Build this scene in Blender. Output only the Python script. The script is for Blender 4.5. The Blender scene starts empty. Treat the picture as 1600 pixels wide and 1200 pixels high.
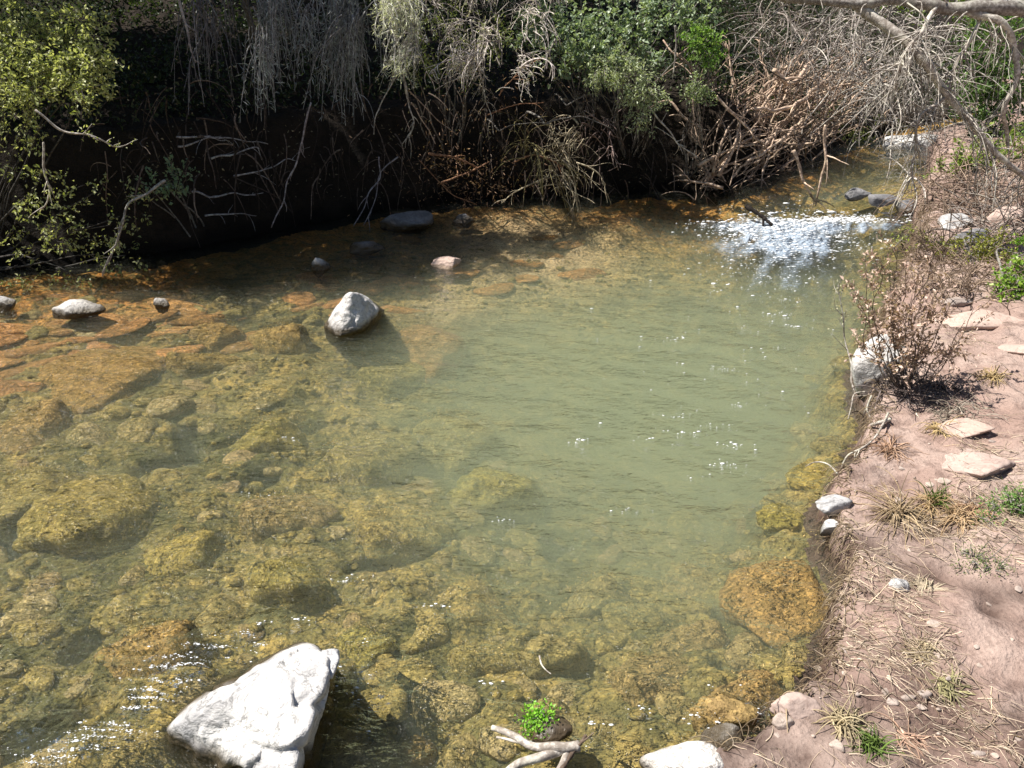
import bpy, bmesh, math, random
import numpy as np
from mathutils import Vector

# ------------------------------------------------------------------ camera, sky, sun, exposure
SC = bpy.context.scene
CAM_H, PITCH, FPX = 2.5, math.radians(27.0), 1258.0
cam_data = bpy.data.cameras.new('camera')
cam = bpy.data.objects.new('camera', cam_data)
SC.collection.objects.link(cam)
cam.location = (0, 0, CAM_H)
cam.rotation_euler = (math.radians(90) - PITCH, 0, 0)
cam_data.sensor_width = 36.0
cam_data.lens = 36.0 * FPX / 1600.0
cam_data.clip_end = 400
cam_data.clip_start = 0.05
SC.camera = cam

SUN_DIR = Vector((-0.53, 0.08, 0.84)).normalized()          # towards the sun
sun_el = math.asin(SUN_DIR.z)
world = bpy.data.worlds.new('World'); SC.world = world; world.use_nodes = True
wn = world.node_tree.nodes; wn.clear()
wo = wn.new('ShaderNodeOutputWorld'); wb = wn.new('ShaderNodeBackground'); ws = wn.new('ShaderNodeTexSky')
ws.sky_type = 'NISHITA'; ws.sun_disc = False
ws.sun_elevation = sun_el
ws.sun_rotation = math.atan2(SUN_DIR.x, SUN_DIR.y)
wb.inputs['Strength'].default_value = 0.05
world.node_tree.links.new(ws.outputs[0], wb.inputs[0]); world.node_tree.links.new(wb.outputs[0], wo.inputs[0])
sd = bpy.data.lights.new('sun', 'SUN'); sd.energy = 5.0; sd.angle = math.radians(0.5); sd.color = (1.0, 0.95, 0.88)
sun = bpy.data.objects.new('sun', sd); SC.collection.objects.link(sun)
sun.rotation_euler = SUN_DIR.to_track_quat('Z', 'Y').to_euler(); sun.location = (-6, 3, 12)
SC.view_settings.view_transform = 'Standard'; SC.view_settings.look = 'None'
SC.view_settings.exposure = 0.82; SC.view_settings.gamma = 1.0; SC.view_settings.use_curve_mapping = False
SC.render.engine = 'CYCLES'
cy = SC.cycles
cy.max_bounces = 6; cy.volume_bounces = 2; cy.diffuse_bounces = 2; cy.glossy_bounces = 2; cy.transparent_max_bounces = 12
cy.caustics_reflective = False; cy.caustics_refractive = False
cy.use_denoising = True
cy.use_adaptive_sampling = True; cy.adaptive_threshold = 0.01
cy.sample_clamp_direct = 12.0; cy.sample_clamp_indirect = 4.0

# ------------------------------------------------------------------ small maths
R = np.random.default_rng(7)
random.seed(7)
CP, SP = math.cos(PITCH), math.sin(PITCH)
def ray(px, py):
    a = (np.asarray(px, float) - 800) / FPX; b = (600 - np.asarray(py, float)) / FPX
    return a, CP + b * SP, -SP + b * CP
def G(px, py, z=0.0):                       # the point of the place seen at photo pixel px,py on level z
    dx, dy, dz = ray(px, py); t = (z - CAM_H) / dz
    return np.array([dx * t, dy * t, z + 0 * t])
def at_depth(px, py, Y):                    # the point seen at photo pixel px,py at distance Y
    dx, dy, dz = ray(px, py); t = Y / dy
    return np.array([dx * t, Y, CAM_H + dz * t])
def ppm(px, py, z=0.0):                     # metres per photo pixel there
    dx, dy, dz = ray(px, py); return float((z - CAM_H) / dz) / FPX
def sstep(a, b, x):
    t = np.clip((x - a) / (b - a), 0, 1); return t * t * (3 - 2 * t)
def nrm(v): return v / np.maximum(np.linalg.norm(v, axis=-1, keepdims=True), 1e-9)

def _hash(ix, iy, iz, seed):
    h = (ix * 374761393 + iy * 668265263 + iz * 2147483647 + seed * 974634777) & 0xFFFFFFFF
    h = ((h ^ (h >> 13)) * 1274126177) & 0xFFFFFFFF
    h = ((h ^ (h >> 16)) * 2246822519) & 0xFFFFFFFF
    return ((h ^ (h >> 15)) & 0xFFFF) / 32767.5 - 1.0
def vnoise(x, y, z, seed=0):
    x, y, z = np.broadcast_arrays(np.asarray(x, float), np.asarray(y, float), np.asarray(z, float))
    fx, fy, fz = np.floor(x), np.floor(y), np.floor(z)
    ix, iy, iz = fx.astype(np.int64), fy.astype(np.int64), fz.astype(np.int64)
    u, v, w = x - fx, y - fy, z - fz
    u = u * u * (3 - 2 * u); v = v * v * (3 - 2 * v); w = w * w * (3 - 2 * w)
    r = 0
    for dx in (0, 1):
        for dy in (0, 1):
            for dz in (0, 1):
                r = r + _hash(ix + dx, iy + dy, iz + dz, seed) * (u if dx else 1 - u) * (v if dy else 1 - v) * (w if dz else 1 - w)
    return r
def fbm(x, y, z=0.0, seed=0, octaves=4, gain=0.5):
    r, a, s = 0, 1.0, 1.0
    for o in range(octaves):
        r = r + a * vnoise(np.asarray(x) * s, np.asarray(y) * s, np.asarray(z) * s, seed + o * 17); a *= gain; s *= 2.03
    return r

# ------------------------------------------------------------------ the lie of the land
_LP = [(-900, 560), (-300, 480), (0, 458), (150, 447), (300, 418), (450, 380), (600, 352), (750, 335), (900, 330), (1050, 322), (1150, 315),
       (1225, 292), (1290, 262), (1335, 240), (1400, 226), (1500, 224), (1900, 222)]
LW = np.array([G(*p)[:2] for p in _LP])
_RP = [(900, 1500), (1010, 1230), (1150, 1172), (1230, 1115), (1266, 1080), (1276, 1000), (1300, 940), (1306, 890), (1282, 845), (1290, 790), (1322, 740),
       (1350, 680), (1343, 620), (1350, 560), (1392, 470), (1425, 400), (1428, 350), (1444, 300), (1452, 250), (1480, 215)]
RW = np.array([G(*p)[:2] for p in _RP])
POOL = G(1080, 560)[:2]
def shore_veg(x): return np.interp(x, LW[:, 0], LW[:, 1])
def shore_left(x): return shore_veg(x) + 0.65 * (1 - sstep(1.9, 2.8, np.asarray(x, float)))     # the bank is undercut below the growth
def shore_right(y): return np.interp(y, RW[:, 1], RW[:, 0])
def dist_left(x, y):
    return (y - shore_left(x)) * 0.86 + 0.10 * fbm(x * 1.3, y * 1.3, seed=5, octaves=3)
def dist_right(x, y):
    return (x - shore_right(y)) * 0.92 + 0.05 * fbm(x * 3.4, y * 3.4, seed=6, octaves=4)
def water_z(x, y):
    return 0.17 * sstep(9.15, 9.55, y - 0.10 * vnoise(x * 3, y, 0, 3)) * sstep(2.3, 2.9, x)
def depth_macro(x, y):
    sh = np.minimum(-dist_right(x, y), -dist_left(x, y))
    pool = np.exp(-((x - POOL[0] - 0.25) / 2.1) ** 2 - ((y - POOL[1] + 0.05) / 1.9) ** 2)
    shelf = np.exp(-np.clip((shore_veg(x) - y) * .86 - .6, 0, 9) / 1.0) * (1 - sstep(1.2, 2.0, x))
    return (0.05 + (0.16 + 0.60 * pool) * (1 - .6 * shelf) * sstep(-0.02, 0.75, sh))
def terrain(x, y):
    x = np.asarray(x, float); y = np.asarray(y, float)
    wz = water_z(x, y)
    bed = wz - depth_macro(x, y) + 0.035 * fbm(x * 1.7, y * 1.7, seed=11, octaves=3) + 0.030 * fbm(x * 4.2, y * 4.2, seed=14, octaves=2) + 0.016 * fbm(x * 10, y * 10, seed=12, octaves=3)
    bed = np.minimum(bed, wz - 0.03 - 0.01 * fbm(x * 9, y * 9, seed=15, octaves=2))
    dl, dr = dist_left(x, y), dist_right(x, y)
    hb = 0.125 + 0.035 * np.clip(y - 3, -1, 8) + 0.10 * sstep(8.5, 10, y)
    right = -0.30 + (hb + 0.30) * sstep(-0.035, 0.06, dr) + 0.05 * np.clip(dr, 0, 3) + 0.10 * np.clip(dr - 2.5, 0, 40) \
        + 0.030 * fbm(x * 2.1, y * 2.1, seed=21) * sstep(0, .3, dr) + 0.020 * fbm(x * 9, y * 9, seed=22) + 0.009 * np.abs(fbm(x * 26, y * 26, seed=23, octaves=2))
    steep = 1.0 - 0.65 * sstep(2.4, 4.0, x)
    left = -0.30 + 0.42 * sstep(-0.12, 0.30, dl) + steep * (1.0 * sstep(0.1, 0.65, dl)) + 0.34 * np.clip(dl - 0.9, 0, 60) \
        + 0.06 * fbm(x * 2, y * 2, seed=31) * sstep(0, .5, dl) + 0.02 * fbm(x * 8, y * 8, seed=32)
    for (cx, cy_, ax, ay, ca, sa, dp) in PITS:
        u = (x - cx) * ca + (y - cy_) * sa; w = -(x - cx) * sa + (y - cy_) * ca
        bed = bed - dp * np.exp(-np.power(u / ax, 4) - np.power(w / ay, 4))
    h = bed
    h = np.where(dr > -0.07, np.maximum(h, right), h)
    h = np.where(dl > -0.12, np.maximum(h, left), h)
    return h
PITS = []
def tz(x, y): return float(terrain(x, y))
def GT(px, py):                             # where photo pixel px,py meets the ground
    z = 0.0
    for _ in range(12):
        p = G(px, py, z); z = 0.5 * z + 0.5 * tz(p[0], p[1])
    return np.array([p[0], p[1], tz(p[0], p[1])])
for (x0, y0, x1, y1, wd, dp) in [(288, 662, 300, 700, .07, .22), (300, 702, 215, 728, .05, .20), (330, 690, 400, 655, .05, .20), (400, 655, 520, 640, .055, .22), (100, 770, 15, 850, .10, .24), (345, 838, 285, 882, .06, .26),
        (665, 826, 560, 868, .05, .26), (800, 932, 660, 908, .045, .24), (878, 795, 850, 812, .07, .25), (1130, 930, 1195, 965, .05, .22), (1195, 965, 1260, 985, .06, .24), (130, 1115, 10, 1160, .06, .24), (655, 1060, 625, 1110, .06, .22),
        (640, 1120, 625, 1190, .05, .22), (235, 560, 195, 610, .07, .22), (420, 725, 395, 745, .07, .18), (640, 690, 760, 695, .06, .2), (1130, 1040, 1160, 1065, .05, .2), (1120, 1110, 1220, 1125, .05, .2), (620, 540, 720, 548, .06, .2),
        (560, 1040, 575, 1090, .04, .18), (985, 890, 1020, 905, .05, .22), (150, 980, 110, 1020, .05, .18), (1000, 1090, 1050, 1098, .04, .18), (300, 505, 240, 512, .04, .12), (450, 455, 400, 462, .04, .14), (490, 448, 530, 450, .05, .16), (340, 540, 260, 560, .035, .14), (500, 498, 420, 508, .035, .14)]:
    p, q = G(x0, y0, -.2), G(x1, y1, -.2); L_ = math.hypot(q[0] - p[0], q[1] - p[1]); PITS.append(((p[0] + q[0]) / 2, (p[1] + q[1]) / 2, L_ / 2 + .03, wd, (q[0] - p[0]) / L_, (q[1] - p[1]) / L_, dp * 1.5))
_sx = np.array([p[0] for p in _LP], float); _sy = np.array([p[1] for p in _LP], float)
def V(px, py, off=0.0):                     # a point of the growth along the far bank, off metres behind its waterline
    Y = float(G(px, np.interp(px, _sx, _sy))[1]) + off
    return at_depth(px, py, Y)

# ------------------------------------------------------------------ mesh tools
class MB:
    def __init__(s): s.v, s.f, s.c, s.n = [], [], [], 0
    def add(s, v, f, c=None):
        v = np.asarray(v, float).reshape(-1, 3); f = np.asarray(f, np.int64)
        if c is None: c = (1, 1, 1)
        c = np.broadcast_to(np.asarray(c, float), (len(v), 3))
        s.v.append(v); s.f.append(f + s.n); s.c.append(c); s.n += len(v)
    def mesh(s, name, mat, origin=(0, 0, 0), smooth=True, attrs=None):
        me = bpy.data.meshes.new(name)
        v = np.concatenate(s.v) - np.asarray(origin, float); c = np.concatenate(s.c)
        me.vertices.add(len(v)); me.vertices.foreach_set('co', v.astype(np.float32).ravel())
        idx = np.concatenate([f.ravel() for f in s.f])
        sizes = np.concatenate([np.full(len(f), f.shape[1]) for f in s.f])
        me.loops.add(len(idx)); me.loops.foreach_set('vertex_index', idx.astype(np.int32))
        me.polygons.add(len(sizes)); me.polygons.foreach_set('loop_start', (np.cumsum(sizes) - sizes).astype(np.int32))
        me.polygons.foreach_set('use_smooth', np.full(len(sizes), smooth))
        me.update(calc_edges=True)
        ca = me.color_attributes.new('Col', 'FLOAT_COLOR', 'POINT')
        ca.data.foreach_set('color', np.concatenate([c, np.ones((len(c), 1))], 1).astype(np.float32).ravel())
        for k, a in (attrs or {}).items():
            at = me.attributes.new(k, 'FLOAT', 'POINT'); at.data.foreach_set('value', np.asarray(a, np.float32))
        me.materials.append(mat)
        return me
    def build(s, name, mat, parent=None, origin=(0, 0, 0), smooth=True, attrs=None, stuff=False):
        if parent is not None: origin = parent.location
        o = bpy.data.objects.new(name, s.mesh(name, mat, origin, smooth, attrs)); SC.collection.objects.link(o)
        if parent is not None: o.parent = parent
        else: o.location = origin
        if stuff: o['kind'] = 'stuff'
        return o
def tag(o, label, cat, group=None, kind=None):
    o['label'] = label; o['category'] = cat
    if group: o['group'] = group
    if kind: o['kind'] = kind
    return o
def thing(name, loc, label, cat, group=None):
    o = bpy.data.objects.new(name, None); SC.collection.objects.link(o); o.location = tuple(float(a) for a in loc); o.empty_display_size = 0.1
    return tag(o, label, cat, group)

def tubes(mb, P, rad, sides=5, col=(1, 1, 1), cap=True):
    P = np.asarray(P, float)
    if P.ndim == 2: P = P[None]
    N, K, _ = P.shape
    rad = np.broadcast_to(np.asarray(rad, float), (N, K))
    T = nrm(np.gradient(P, axis=1))
    mean = nrm(P[:, -1] - P[:, 0])
    ref = np.where(np.abs(mean[:, 2:3]) > 0.8, np.array([[1.0, 0.13, 0]]), np.array([[0.05, 0.1, 1.0]]))[:, None, :]
    A = nrm(np.cross(T, ref)); B = np.cross(T, A)
    th = np.arange(sides) * 2 * math.pi / sides
    ring = P[:, :, None, :] + rad[:, :, None, None] * (A[:, :, None, :] * np.cos(th)[None, None, :, None] + B[:, :, None, :] * np.sin(th)[None, None, :, None])
    col = np.asarray(col, float)
    if col.ndim == 1: C = np.broadcast_to(col, (N, K, sides, 3))
    elif col.ndim == 2: C = np.broadcast_to(col[:, None, None, :], (N, K, sides, 3))
    n, k, s = np.meshgrid(np.arange(N), np.arange(K - 1), np.arange(sides), indexing='ij')
    s2 = (s + 1) % sides
    i = lambda n, k, s: (n * K + k) * sides + s
    F = np.stack([i(n, k, s), i(n, k, s2), i(n, k + 1, s2), i(n, k + 1, s)], -1).reshape(-1, 4)
    base = mb.n
    mb.add(ring.reshape(-1, 3), F, C.reshape(-1, 3))
    if cap and sides >= 3:
        e = np.arange(N)[:, None]; sd_ = np.arange(sides)[None]
        mb.f.append(base + (e * K) * sides + sd_[:, ::-1]); mb.f.append(base + (e * K + K - 1) * sides + sd_)
def strands(start, dirs, length, K=8, gravity=0.0, wig=0.15, rng=R):
    P = np.asarray(start, float).copy(); D = nrm(np.asarray(dirs, float)); N = len(P)
    L = np.broadcast_to(np.asarray(length, float), (N,))[:, None] / K
    out = [P.copy()]; W = rng.normal(0, 1, (N, 3)) * wig
    for k in range(K):
        W = 0.6 * W + rng.normal(0, 1, (N, 3)) * wig * 0.6
        D = nrm(D + W * 0.5 + np.array([0, 0, -gravity / K * 2])); P = P + D * L; out.append(P.copy())
    return np.stack(out, 1)
def bez(pts, n=24):                         # smooth path through points
    pts = np.asarray(pts, float); m = len(pts)
    t = np.linspace(0, m - 1, n); i = np.clip(t.astype(int), 0, m - 2); u = (t - i)[:, None]
    g = lambda j: pts[np.clip(j, 0, m - 1)]
    p0, p1, p2, p3 = g(i - 1), g(i), g(i + 1), g(i + 2)
    return 0.5 * ((2 * p1) + (-p0 + p2) * u + (2 * p0 - 5 * p1 + 4 * p2 - p3) * u ** 2 + (-p0 + 3 * p1 - 3 * p2 + p3) * u ** 3)
def rough(path, a, f, seed):
    path = np.asarray(path, float); s = np.concatenate([[0], np.cumsum(np.linalg.norm(np.diff(path, axis=0), axis=1))])
    d = np.stack([vnoise(s * f, 7.1 * j, seed, seed + j) for j in range(3)], -1)
    w = np.minimum(1, np.minimum(s, s[-1] - s + .02) * f)[:, None]
    return path + d * a * w
def leaves(mb, C, D, Nn, L, W, col, fold=0.25):
    N = len(C); L = np.broadcast_to(L, (N,))[:, None]; W = np.broadcast_to(W, (N,))[:, None]
    D = nrm(D); S = nrm(np.cross(D, Nn)); U = np.cross(S, D)
    a = C; m1 = C + D * L * .45 + S * W * .5 + U * W * fold; tip = C + D * L - U * L * .10; m2 = C + D * L * .45 - S * W * .5 + U * W * fold
    v = np.stack([a, m1, tip, m2], 1).reshape(-1, 3)
    i = np.arange(N)[:, None] * 4
    f = np.concatenate([i + np.array([[0, 1, 2]]), i + np.array([[0, 2, 3]])])
    c = np.repeat(np.broadcast_to(col, (N, 3)), 4, 0)
    mb.add(v, f, c)
def mixcol(a, b, n, rng=R, var=0.18):
    t = rng.random((n, 1)); c = np.asarray(a) * (1 - t) + np.asarray(b) * t
    return c * (1 + rng.normal(0, var, (n, 1))).clip(0.4, 1.7)

_ico = {}
def ico(sub):
    if sub not in _ico:
        bm = bmesh.new(); bmesh.ops.create_icosphere(bm, subdivisions=sub, radius=1)
        bm.verts.ensure_lookup_table()
        _ico[sub] = (np.array([v.co[:] for v in bm.verts]), np.array([[v.index for v in f.verts] for f in bm.faces])); bm.free()
    return _ico[sub]
def rock_verts(seed, sub=4, npl=15, sharp=14, rough_a=0.05, rough_f=2.5, lo=0.72, crack=0.0):
    u, f = ico(sub); rg = np.random.default_rng(seed)
    n = nrm(rg.normal(0, 1, (npl, 3))); d = rg.uniform(lo, 1.0, npl)
    r = (np.sum(np.clip(u @ n.T / d, 0, None) ** sharp, 1) + 1e-6) ** (-1 / sharp)
    r = np.minimum(r, 1.35)
    v = u * r[:, None]
    v = v * (1 + rough_a * fbm(v[:, 0] * rough_f, v[:, 1] * rough_f, v[:, 2] * rough_f, seed, 5, 0.55))[:, None]
    if crack: v = v * (1 - crack * np.clip(1 - 6 * np.abs(fbm(v[:, 0] * 1.6, v[:, 1] * 1.6, v[:, 2] * 1.6, seed + 50, 3)), 0, 1))[:, None]
    return v, f
def hull_rock(pts, sub=6, sharp=26, seed=1, ra=0.03, rf=6, crack=0.02):
    pts = np.asarray(pts, float); c = pts.mean(0)
    bm = bmesh.new(); vs = [bm.verts.new(p - c) for p in pts]
    bmesh.ops.convex_hull(bm, input=vs); bm.normal_update()
    pl = []
    for fc in bm.faces:
        n = np.array(fc.normal[:]); p = np.array(fc.verts[0].co[:]); d = n @ p
        if d < 0: n, d = -n, -d
        if d > 1e-4 and fc.calc_area() > 1e-7: pl.append(n / d)
    bm.free(); pl = np.array(pl)
    u, f = ico(sub)
    r = (np.sum(np.clip(u @ pl.T, 0, None) ** sharp, 1) + 1e-9) ** (-1 / sharp)
    v = u * r[:, None]
    nz = fbm(v[:, 0] * rf, v[:, 1] * rf, v[:, 2] * rf, seed, 5, 0.55)
    rd = np.abs(fbm(v[:, 0] * rf * .7, v[:, 1] * rf * .7, v[:, 2] * rf * .7, seed + 9, 4))
    v = v + u * (ra * nz - crack * np.clip(1 - 5 * rd, 0, 1))[:, None]
    return v + c, f

# ------------------------------------------------------------------ materials
def new_mat(name):
    m = bpy.data.materials.new(name); m.use_nodes = True; nt = m.node_tree; nt.nodes.clear()
    return m, nt
class NT:
    def __init__(s, nt): s.nt = nt
    def n(s, t, **kw):
        nd = s.nt.nodes.new(t)
        for k, v in kw.items(): setattr(nd, k, v)
        return nd
    def l(s, a, b): s.nt.links.new(a, b)
    def val(s, sock, x):
        if isinstance(x, (int, float)): sock.default_value = x
        elif isinstance(x, (tuple, list)): sock.default_value = (*x, 1) if len(x) == 3 and sock.type == 'RGBA' else x
        else: s.l(x, sock)
    def mix(s, f, a, b, bt='MIX'):
        nd = s.n('ShaderNodeMix', data_type='RGBA', blend_type=bt); s.val(nd.inputs[0], f); s.val(nd.inputs[6], a); s.val(nd.inputs[7], b); return nd.outputs[2]
    def math(s, op, a, b=0.0, clamp=False):
        nd = s.n('ShaderNodeMath', operation=op, use_clamp=clamp); s.val(nd.inputs[0], a); s.val(nd.inputs[1], b); return nd.outputs[0]
    def ramp(s, fac, stops):
        nd = s.n('ShaderNodeValToRGB'); cr = nd.color_ramp
        while len(cr.elements) < len(stops): cr.elements.new(0.5)
        for e, (p, c) in zip(cr.elements, stops): e.position = p; e.color = (*c, 1) if len(c) == 3 else c
        s.l(fac, nd.inputs[0]); return nd.outputs[0]
    def smooth(s, x, a, b):
        nd = s.n('ShaderNodeMapRange', interpolation_type='SMOOTHSTEP'); s.val(nd.inputs[0], x); nd.inputs[1].default_value = a; nd.inputs[2].default_value = b; return nd.outputs[0]
    def noise(s, vec, scale, detail=4, rough_=0.55, dist=0.0):
        nd = s.n('ShaderNodeTexNoise'); s.l(vec, nd.inputs['Vector']); nd.inputs['Scale'].default_value = scale; nd.inputs['Detail'].default_value = detail
        nd.inputs['Roughness'].default_value = rough_; nd.inputs['Distortion'].default_value = dist; return nd.outputs[0]
    def voro(s, vec, scale, feature='F1', rnd=1.0):
        nd = s.n('ShaderNodeTexVoronoi', feature=feature); s.l(vec, nd.inputs['Vector']); nd.inputs['Scale'].default_value = scale; nd.inputs['Randomness'].default_value = rnd; return nd.outputs[0]
    def attr(s, name, out='Fac'):
        return s.n('ShaderNodeAttribute', attribute_name=name).outputs[out]
    def bump(s, h, strength, dist=0.02, normal=None):
        nd = s.n('ShaderNodeBump'); s.val(nd.inputs['Strength'], strength); nd.inputs['Distance'].default_value = dist; s.l(h, nd.inputs['Height'])
        if normal: s.l(normal, nd.inputs['Normal'])
        return nd.outputs[0]
    def bsdf(s, col, rough_=0.8, normal=None, spec=0.3):
        b = s.n('ShaderNodeBsdfPrincipled'); s.val(b.inputs['Base Color'], col); s.val(b.inputs['Roughness'], rough_); b.inputs['Specular IOR Level'].default_value = spec
        if normal: s.l(normal, b.inputs['Normal'])
        return b.outputs[0]
    def out(s, sh):
        o = s.n('ShaderNodeOutputMaterial'); s.l(sh, o.inputs['Surface'])
    def pos(s): return s.n('ShaderNodeNewGeometry').outputs['Position']
    def xyz(s, v):
        return s.n('ShaderNodeSeparateXYZ'), v

def mat_leaf(name='leaf_green', trans=0.3, rgh=0.45, spec=0.4):
    m, nt = new_mat(name); t = NT(nt); c = t.attr('Col', 'Color')
    b = t.bsdf(c, rgh, spec=spec)
    tr = t.n('ShaderNodeBsdfTranslucent'); t.l(t.mix(1.0, c, (1.5, 1.6, 0.7), 'MULTIPLY'), tr.inputs[0])
    mx = t.n('ShaderNodeMixShader'); mx.inputs[0].default_value = trans; t.l(b, mx.inputs[1]); t.l(tr.outputs[0], mx.inputs[2]); t.out(mx.outputs[0]); return m
def mat_bark(name='bark'):
    m, nt = new_mat(name); t = NT(nt); c = t.attr('Col', 'Color'); p = t.pos()
    n1 = t.noise(p, 35, 5, .65); n2 = t.noise(p, 9, 3)
    col = t.mix(t.smooth(n1, .4, .7), t.mix(1.0, c, (.40, .37, .35), 'MULTIPLY'), c)
    col = t.mix(t.math('MULTIPLY', t.smooth(n2, .52, .66), .5), col, t.mix(1.0, c, (1.15, 1.2, 1.1), 'MULTIPLY'))
    t.out(t.bsdf(col, .8, t.bump(n1, .5, .01), .2)); return m
def mat_rock(name, c1, c2, dark, lichen=(.25, .25, .24), scale=6.0, wet=True, bump=.6, wetcol=(.07, .05, .03)):
    m, nt = new_mat(name); t = NT(nt); p = t.pos(); oi = t.n('ShaderNodeObjectInfo')
    n1 = t.noise(p, scale, 6, .62, .4); n2 = t.noise(p, scale * 4.5, 5, .6); n3 = t.voro(p, scale * 7)
    col = t.mix(t.smooth(n1, .35, .65), c1, c2)
    col = t.mix(t.math('MULTIPLY', t.smooth(n2, .55, .72), .65), col, lichen)
    vein = t.noise(p, scale * 1.3, 5, .6, 1.5)
    vd = t.math('ABSOLUTE', t.math('SUBTRACT', vein, .5))
    col = t.mix(t.math('MULTIPLY', t.math('SUBTRACT', 1.0, t.smooth(vd, 0, .03)), .55), col, dark)
    col = t.mix(1.0, col, t.ramp(oi.outputs['Random'], [(0, (.85, .85, .86)), (1, (1.08, 1.05, 1.0))]), 'MULTIPLY')
    rg = .75
    if wet:
        sz = t.n('ShaderNodeSeparateXYZ'); t.l(p, sz.inputs[0])
        wl = t.math('ADD', sz.outputs[2], t.math('MULTIPLY', t.math('SUBTRACT', n1, .5), .10))
        w = t.math('SUBTRACT', 1.0, t.smooth(wl, .03, .10))
        col = t.mix(w, col, t.mix(.8, t.mix(1.0, col, (.5, .4, .25), 'MULTIPLY'), wetcol)); rg = t.math('SUBTRACT', .75, t.math('MULTIPLY', w, .5))
    h = t.math('ADD', n1, t.math('MULTIPLY', n2, .5))
    t.out(t.bsdf(col, rg, t.bump(h, bump, .03), .3)); return m
def mat_algae(name='algae_stone'):
    m, nt = new_mat(name); t = NT(nt); p = t.pos(); oi = t.n('ShaderNodeObjectInfo'); c = t.attr('Col', 'Color')
    n1 = t.noise(p, 5, 5, .6, .5); n2 = t.noise(p, 38, 4, .6); n3 = t.noise(p, 110, 3, .6)
    hue = t.ramp(oi.outputs['Random'], [(0, (.23, .18, .075)), (.3, (.34, .255, .095)), (.55, (.28, .21, .10)), (.8, (.38, .29, .15)), (1, (.32, .215, .11))])
    tint = oi.outputs['Color']
    hue = t.mix(oi.outputs['Alpha'], hue, tint)
    col = t.mix(t.smooth(n1, .3, .7), t.mix(1.0, hue, (.62, .68, .6), 'MULTIPLY'), hue)
    col = t.mix(t.math('MULTIPLY', t.smooth(n2, .5, .62), .75), col, t.mix(1.0, hue, (1.65, 1.65, 1.5), 'MULTIPLY'))
    col = t.mix(t.math('MULTIPLY', t.smooth(n3, .56, .66), .8), col, (.06, .045, .012))
    h = t.math('ADD', n2, t.math('MULTIPLY', n3, .5))
    t.out(t.bsdf(col, .85, t.bump(h, .8, .02), .15)); return m
def mat_bed():
    m, nt = new_mat('stream_bed_gravel'); t = NT(nt); p = t.pos(); zone = t.attr('zone'); sand = t.attr('sand')
    n1 = t.noise(p, 1.3, 4, .6, .6); n2 = t.noise(p, 7, 5, .65, .8); n3 = t.noise(p, 34, 4, .65); n4 = t.voro(p, 30)
    col = t.mix(t.smooth(n1, .38, .62), (.165, .145, .06), (.40, .30, .115))
    col = t.mix(t.smooth(n2, .42, .68), t.mix(1.0, col, (.55, .6, .6), 'MULTIPLY'), t.mix(1.0, col, (1.15, 1.1, 1.0), 'MULTIPLY'))
    col = t.mix(t.math('MULTIPLY', zone, t.smooth(n2, .3, .62)), col, (.52, .23, .06))
    col = t.mix(t.math('MULTIPLY', sand, .9), col, t.mix(n2, (.46, .33, .20), (.58, .43, .28)))
    col = t.mix(t.math('MULTIPLY', t.smooth(n3, .53, .66), .7), col, t.mix(1.0, col, (1.7, 1.65, 1.4), 'MULTIPLY'))
    col = t.mix(t.math('MULTIPLY', t.smooth(n3, .47, .34), .8), col, (.035, .03, .012))
    h = t.math('ADD', n2, t.math('ADD', t.math('MULTIPLY', n3, .6), t.math('MULTIPLY', n4, -.4)))
    t.out(t.bsdf(col, .9, t.bump(h, .9, .03), .1)); return m
def mat_soil(name, a, b, dk, dist=.02):
    m, nt = new_mat(name); t = NT(nt); p = t.pos()
    n1 = t.noise(p, 1.6, 5, .6, .5); n2 = t.noise(p, 11, 6, .68); n3 = t.noise(p, 70, 4, .7); v = t.voro(p, 45)
    col = t.mix(t.smooth(n1, .35, .65), a, b)
    col = t.mix(t.math('MULTIPLY', t.smooth(n2, .52, .36), .55), col, dk)  # dark soil patches that also paint shade into the cracks
    col = t.mix(t.math('MULTIPLY', t.smooth(n3, .55, .7), .45), col, t.mix(1.0, col, (1.6, 1.6, 1.6), 'MULTIPLY'))
    col = t.mix(t.math('MULTIPLY', t.smooth(n3, .45, .3), .5), col, dk)
    wet = t.attr('wet')
    col = t.mix(t.math('MULTIPLY', wet, .85), col, t.mix(1.0, dk, (.45, .42, .4), 'MULTIPLY'))
    h = t.math('ADD', n2, t.math('ADD', t.math('MULTIPLY', n3, .45), t.math('MULTIPLY', v, .25)))
    t.out(t.bsdf(col, .92, t.bump(h, .9, dist), .15)); return m
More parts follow.
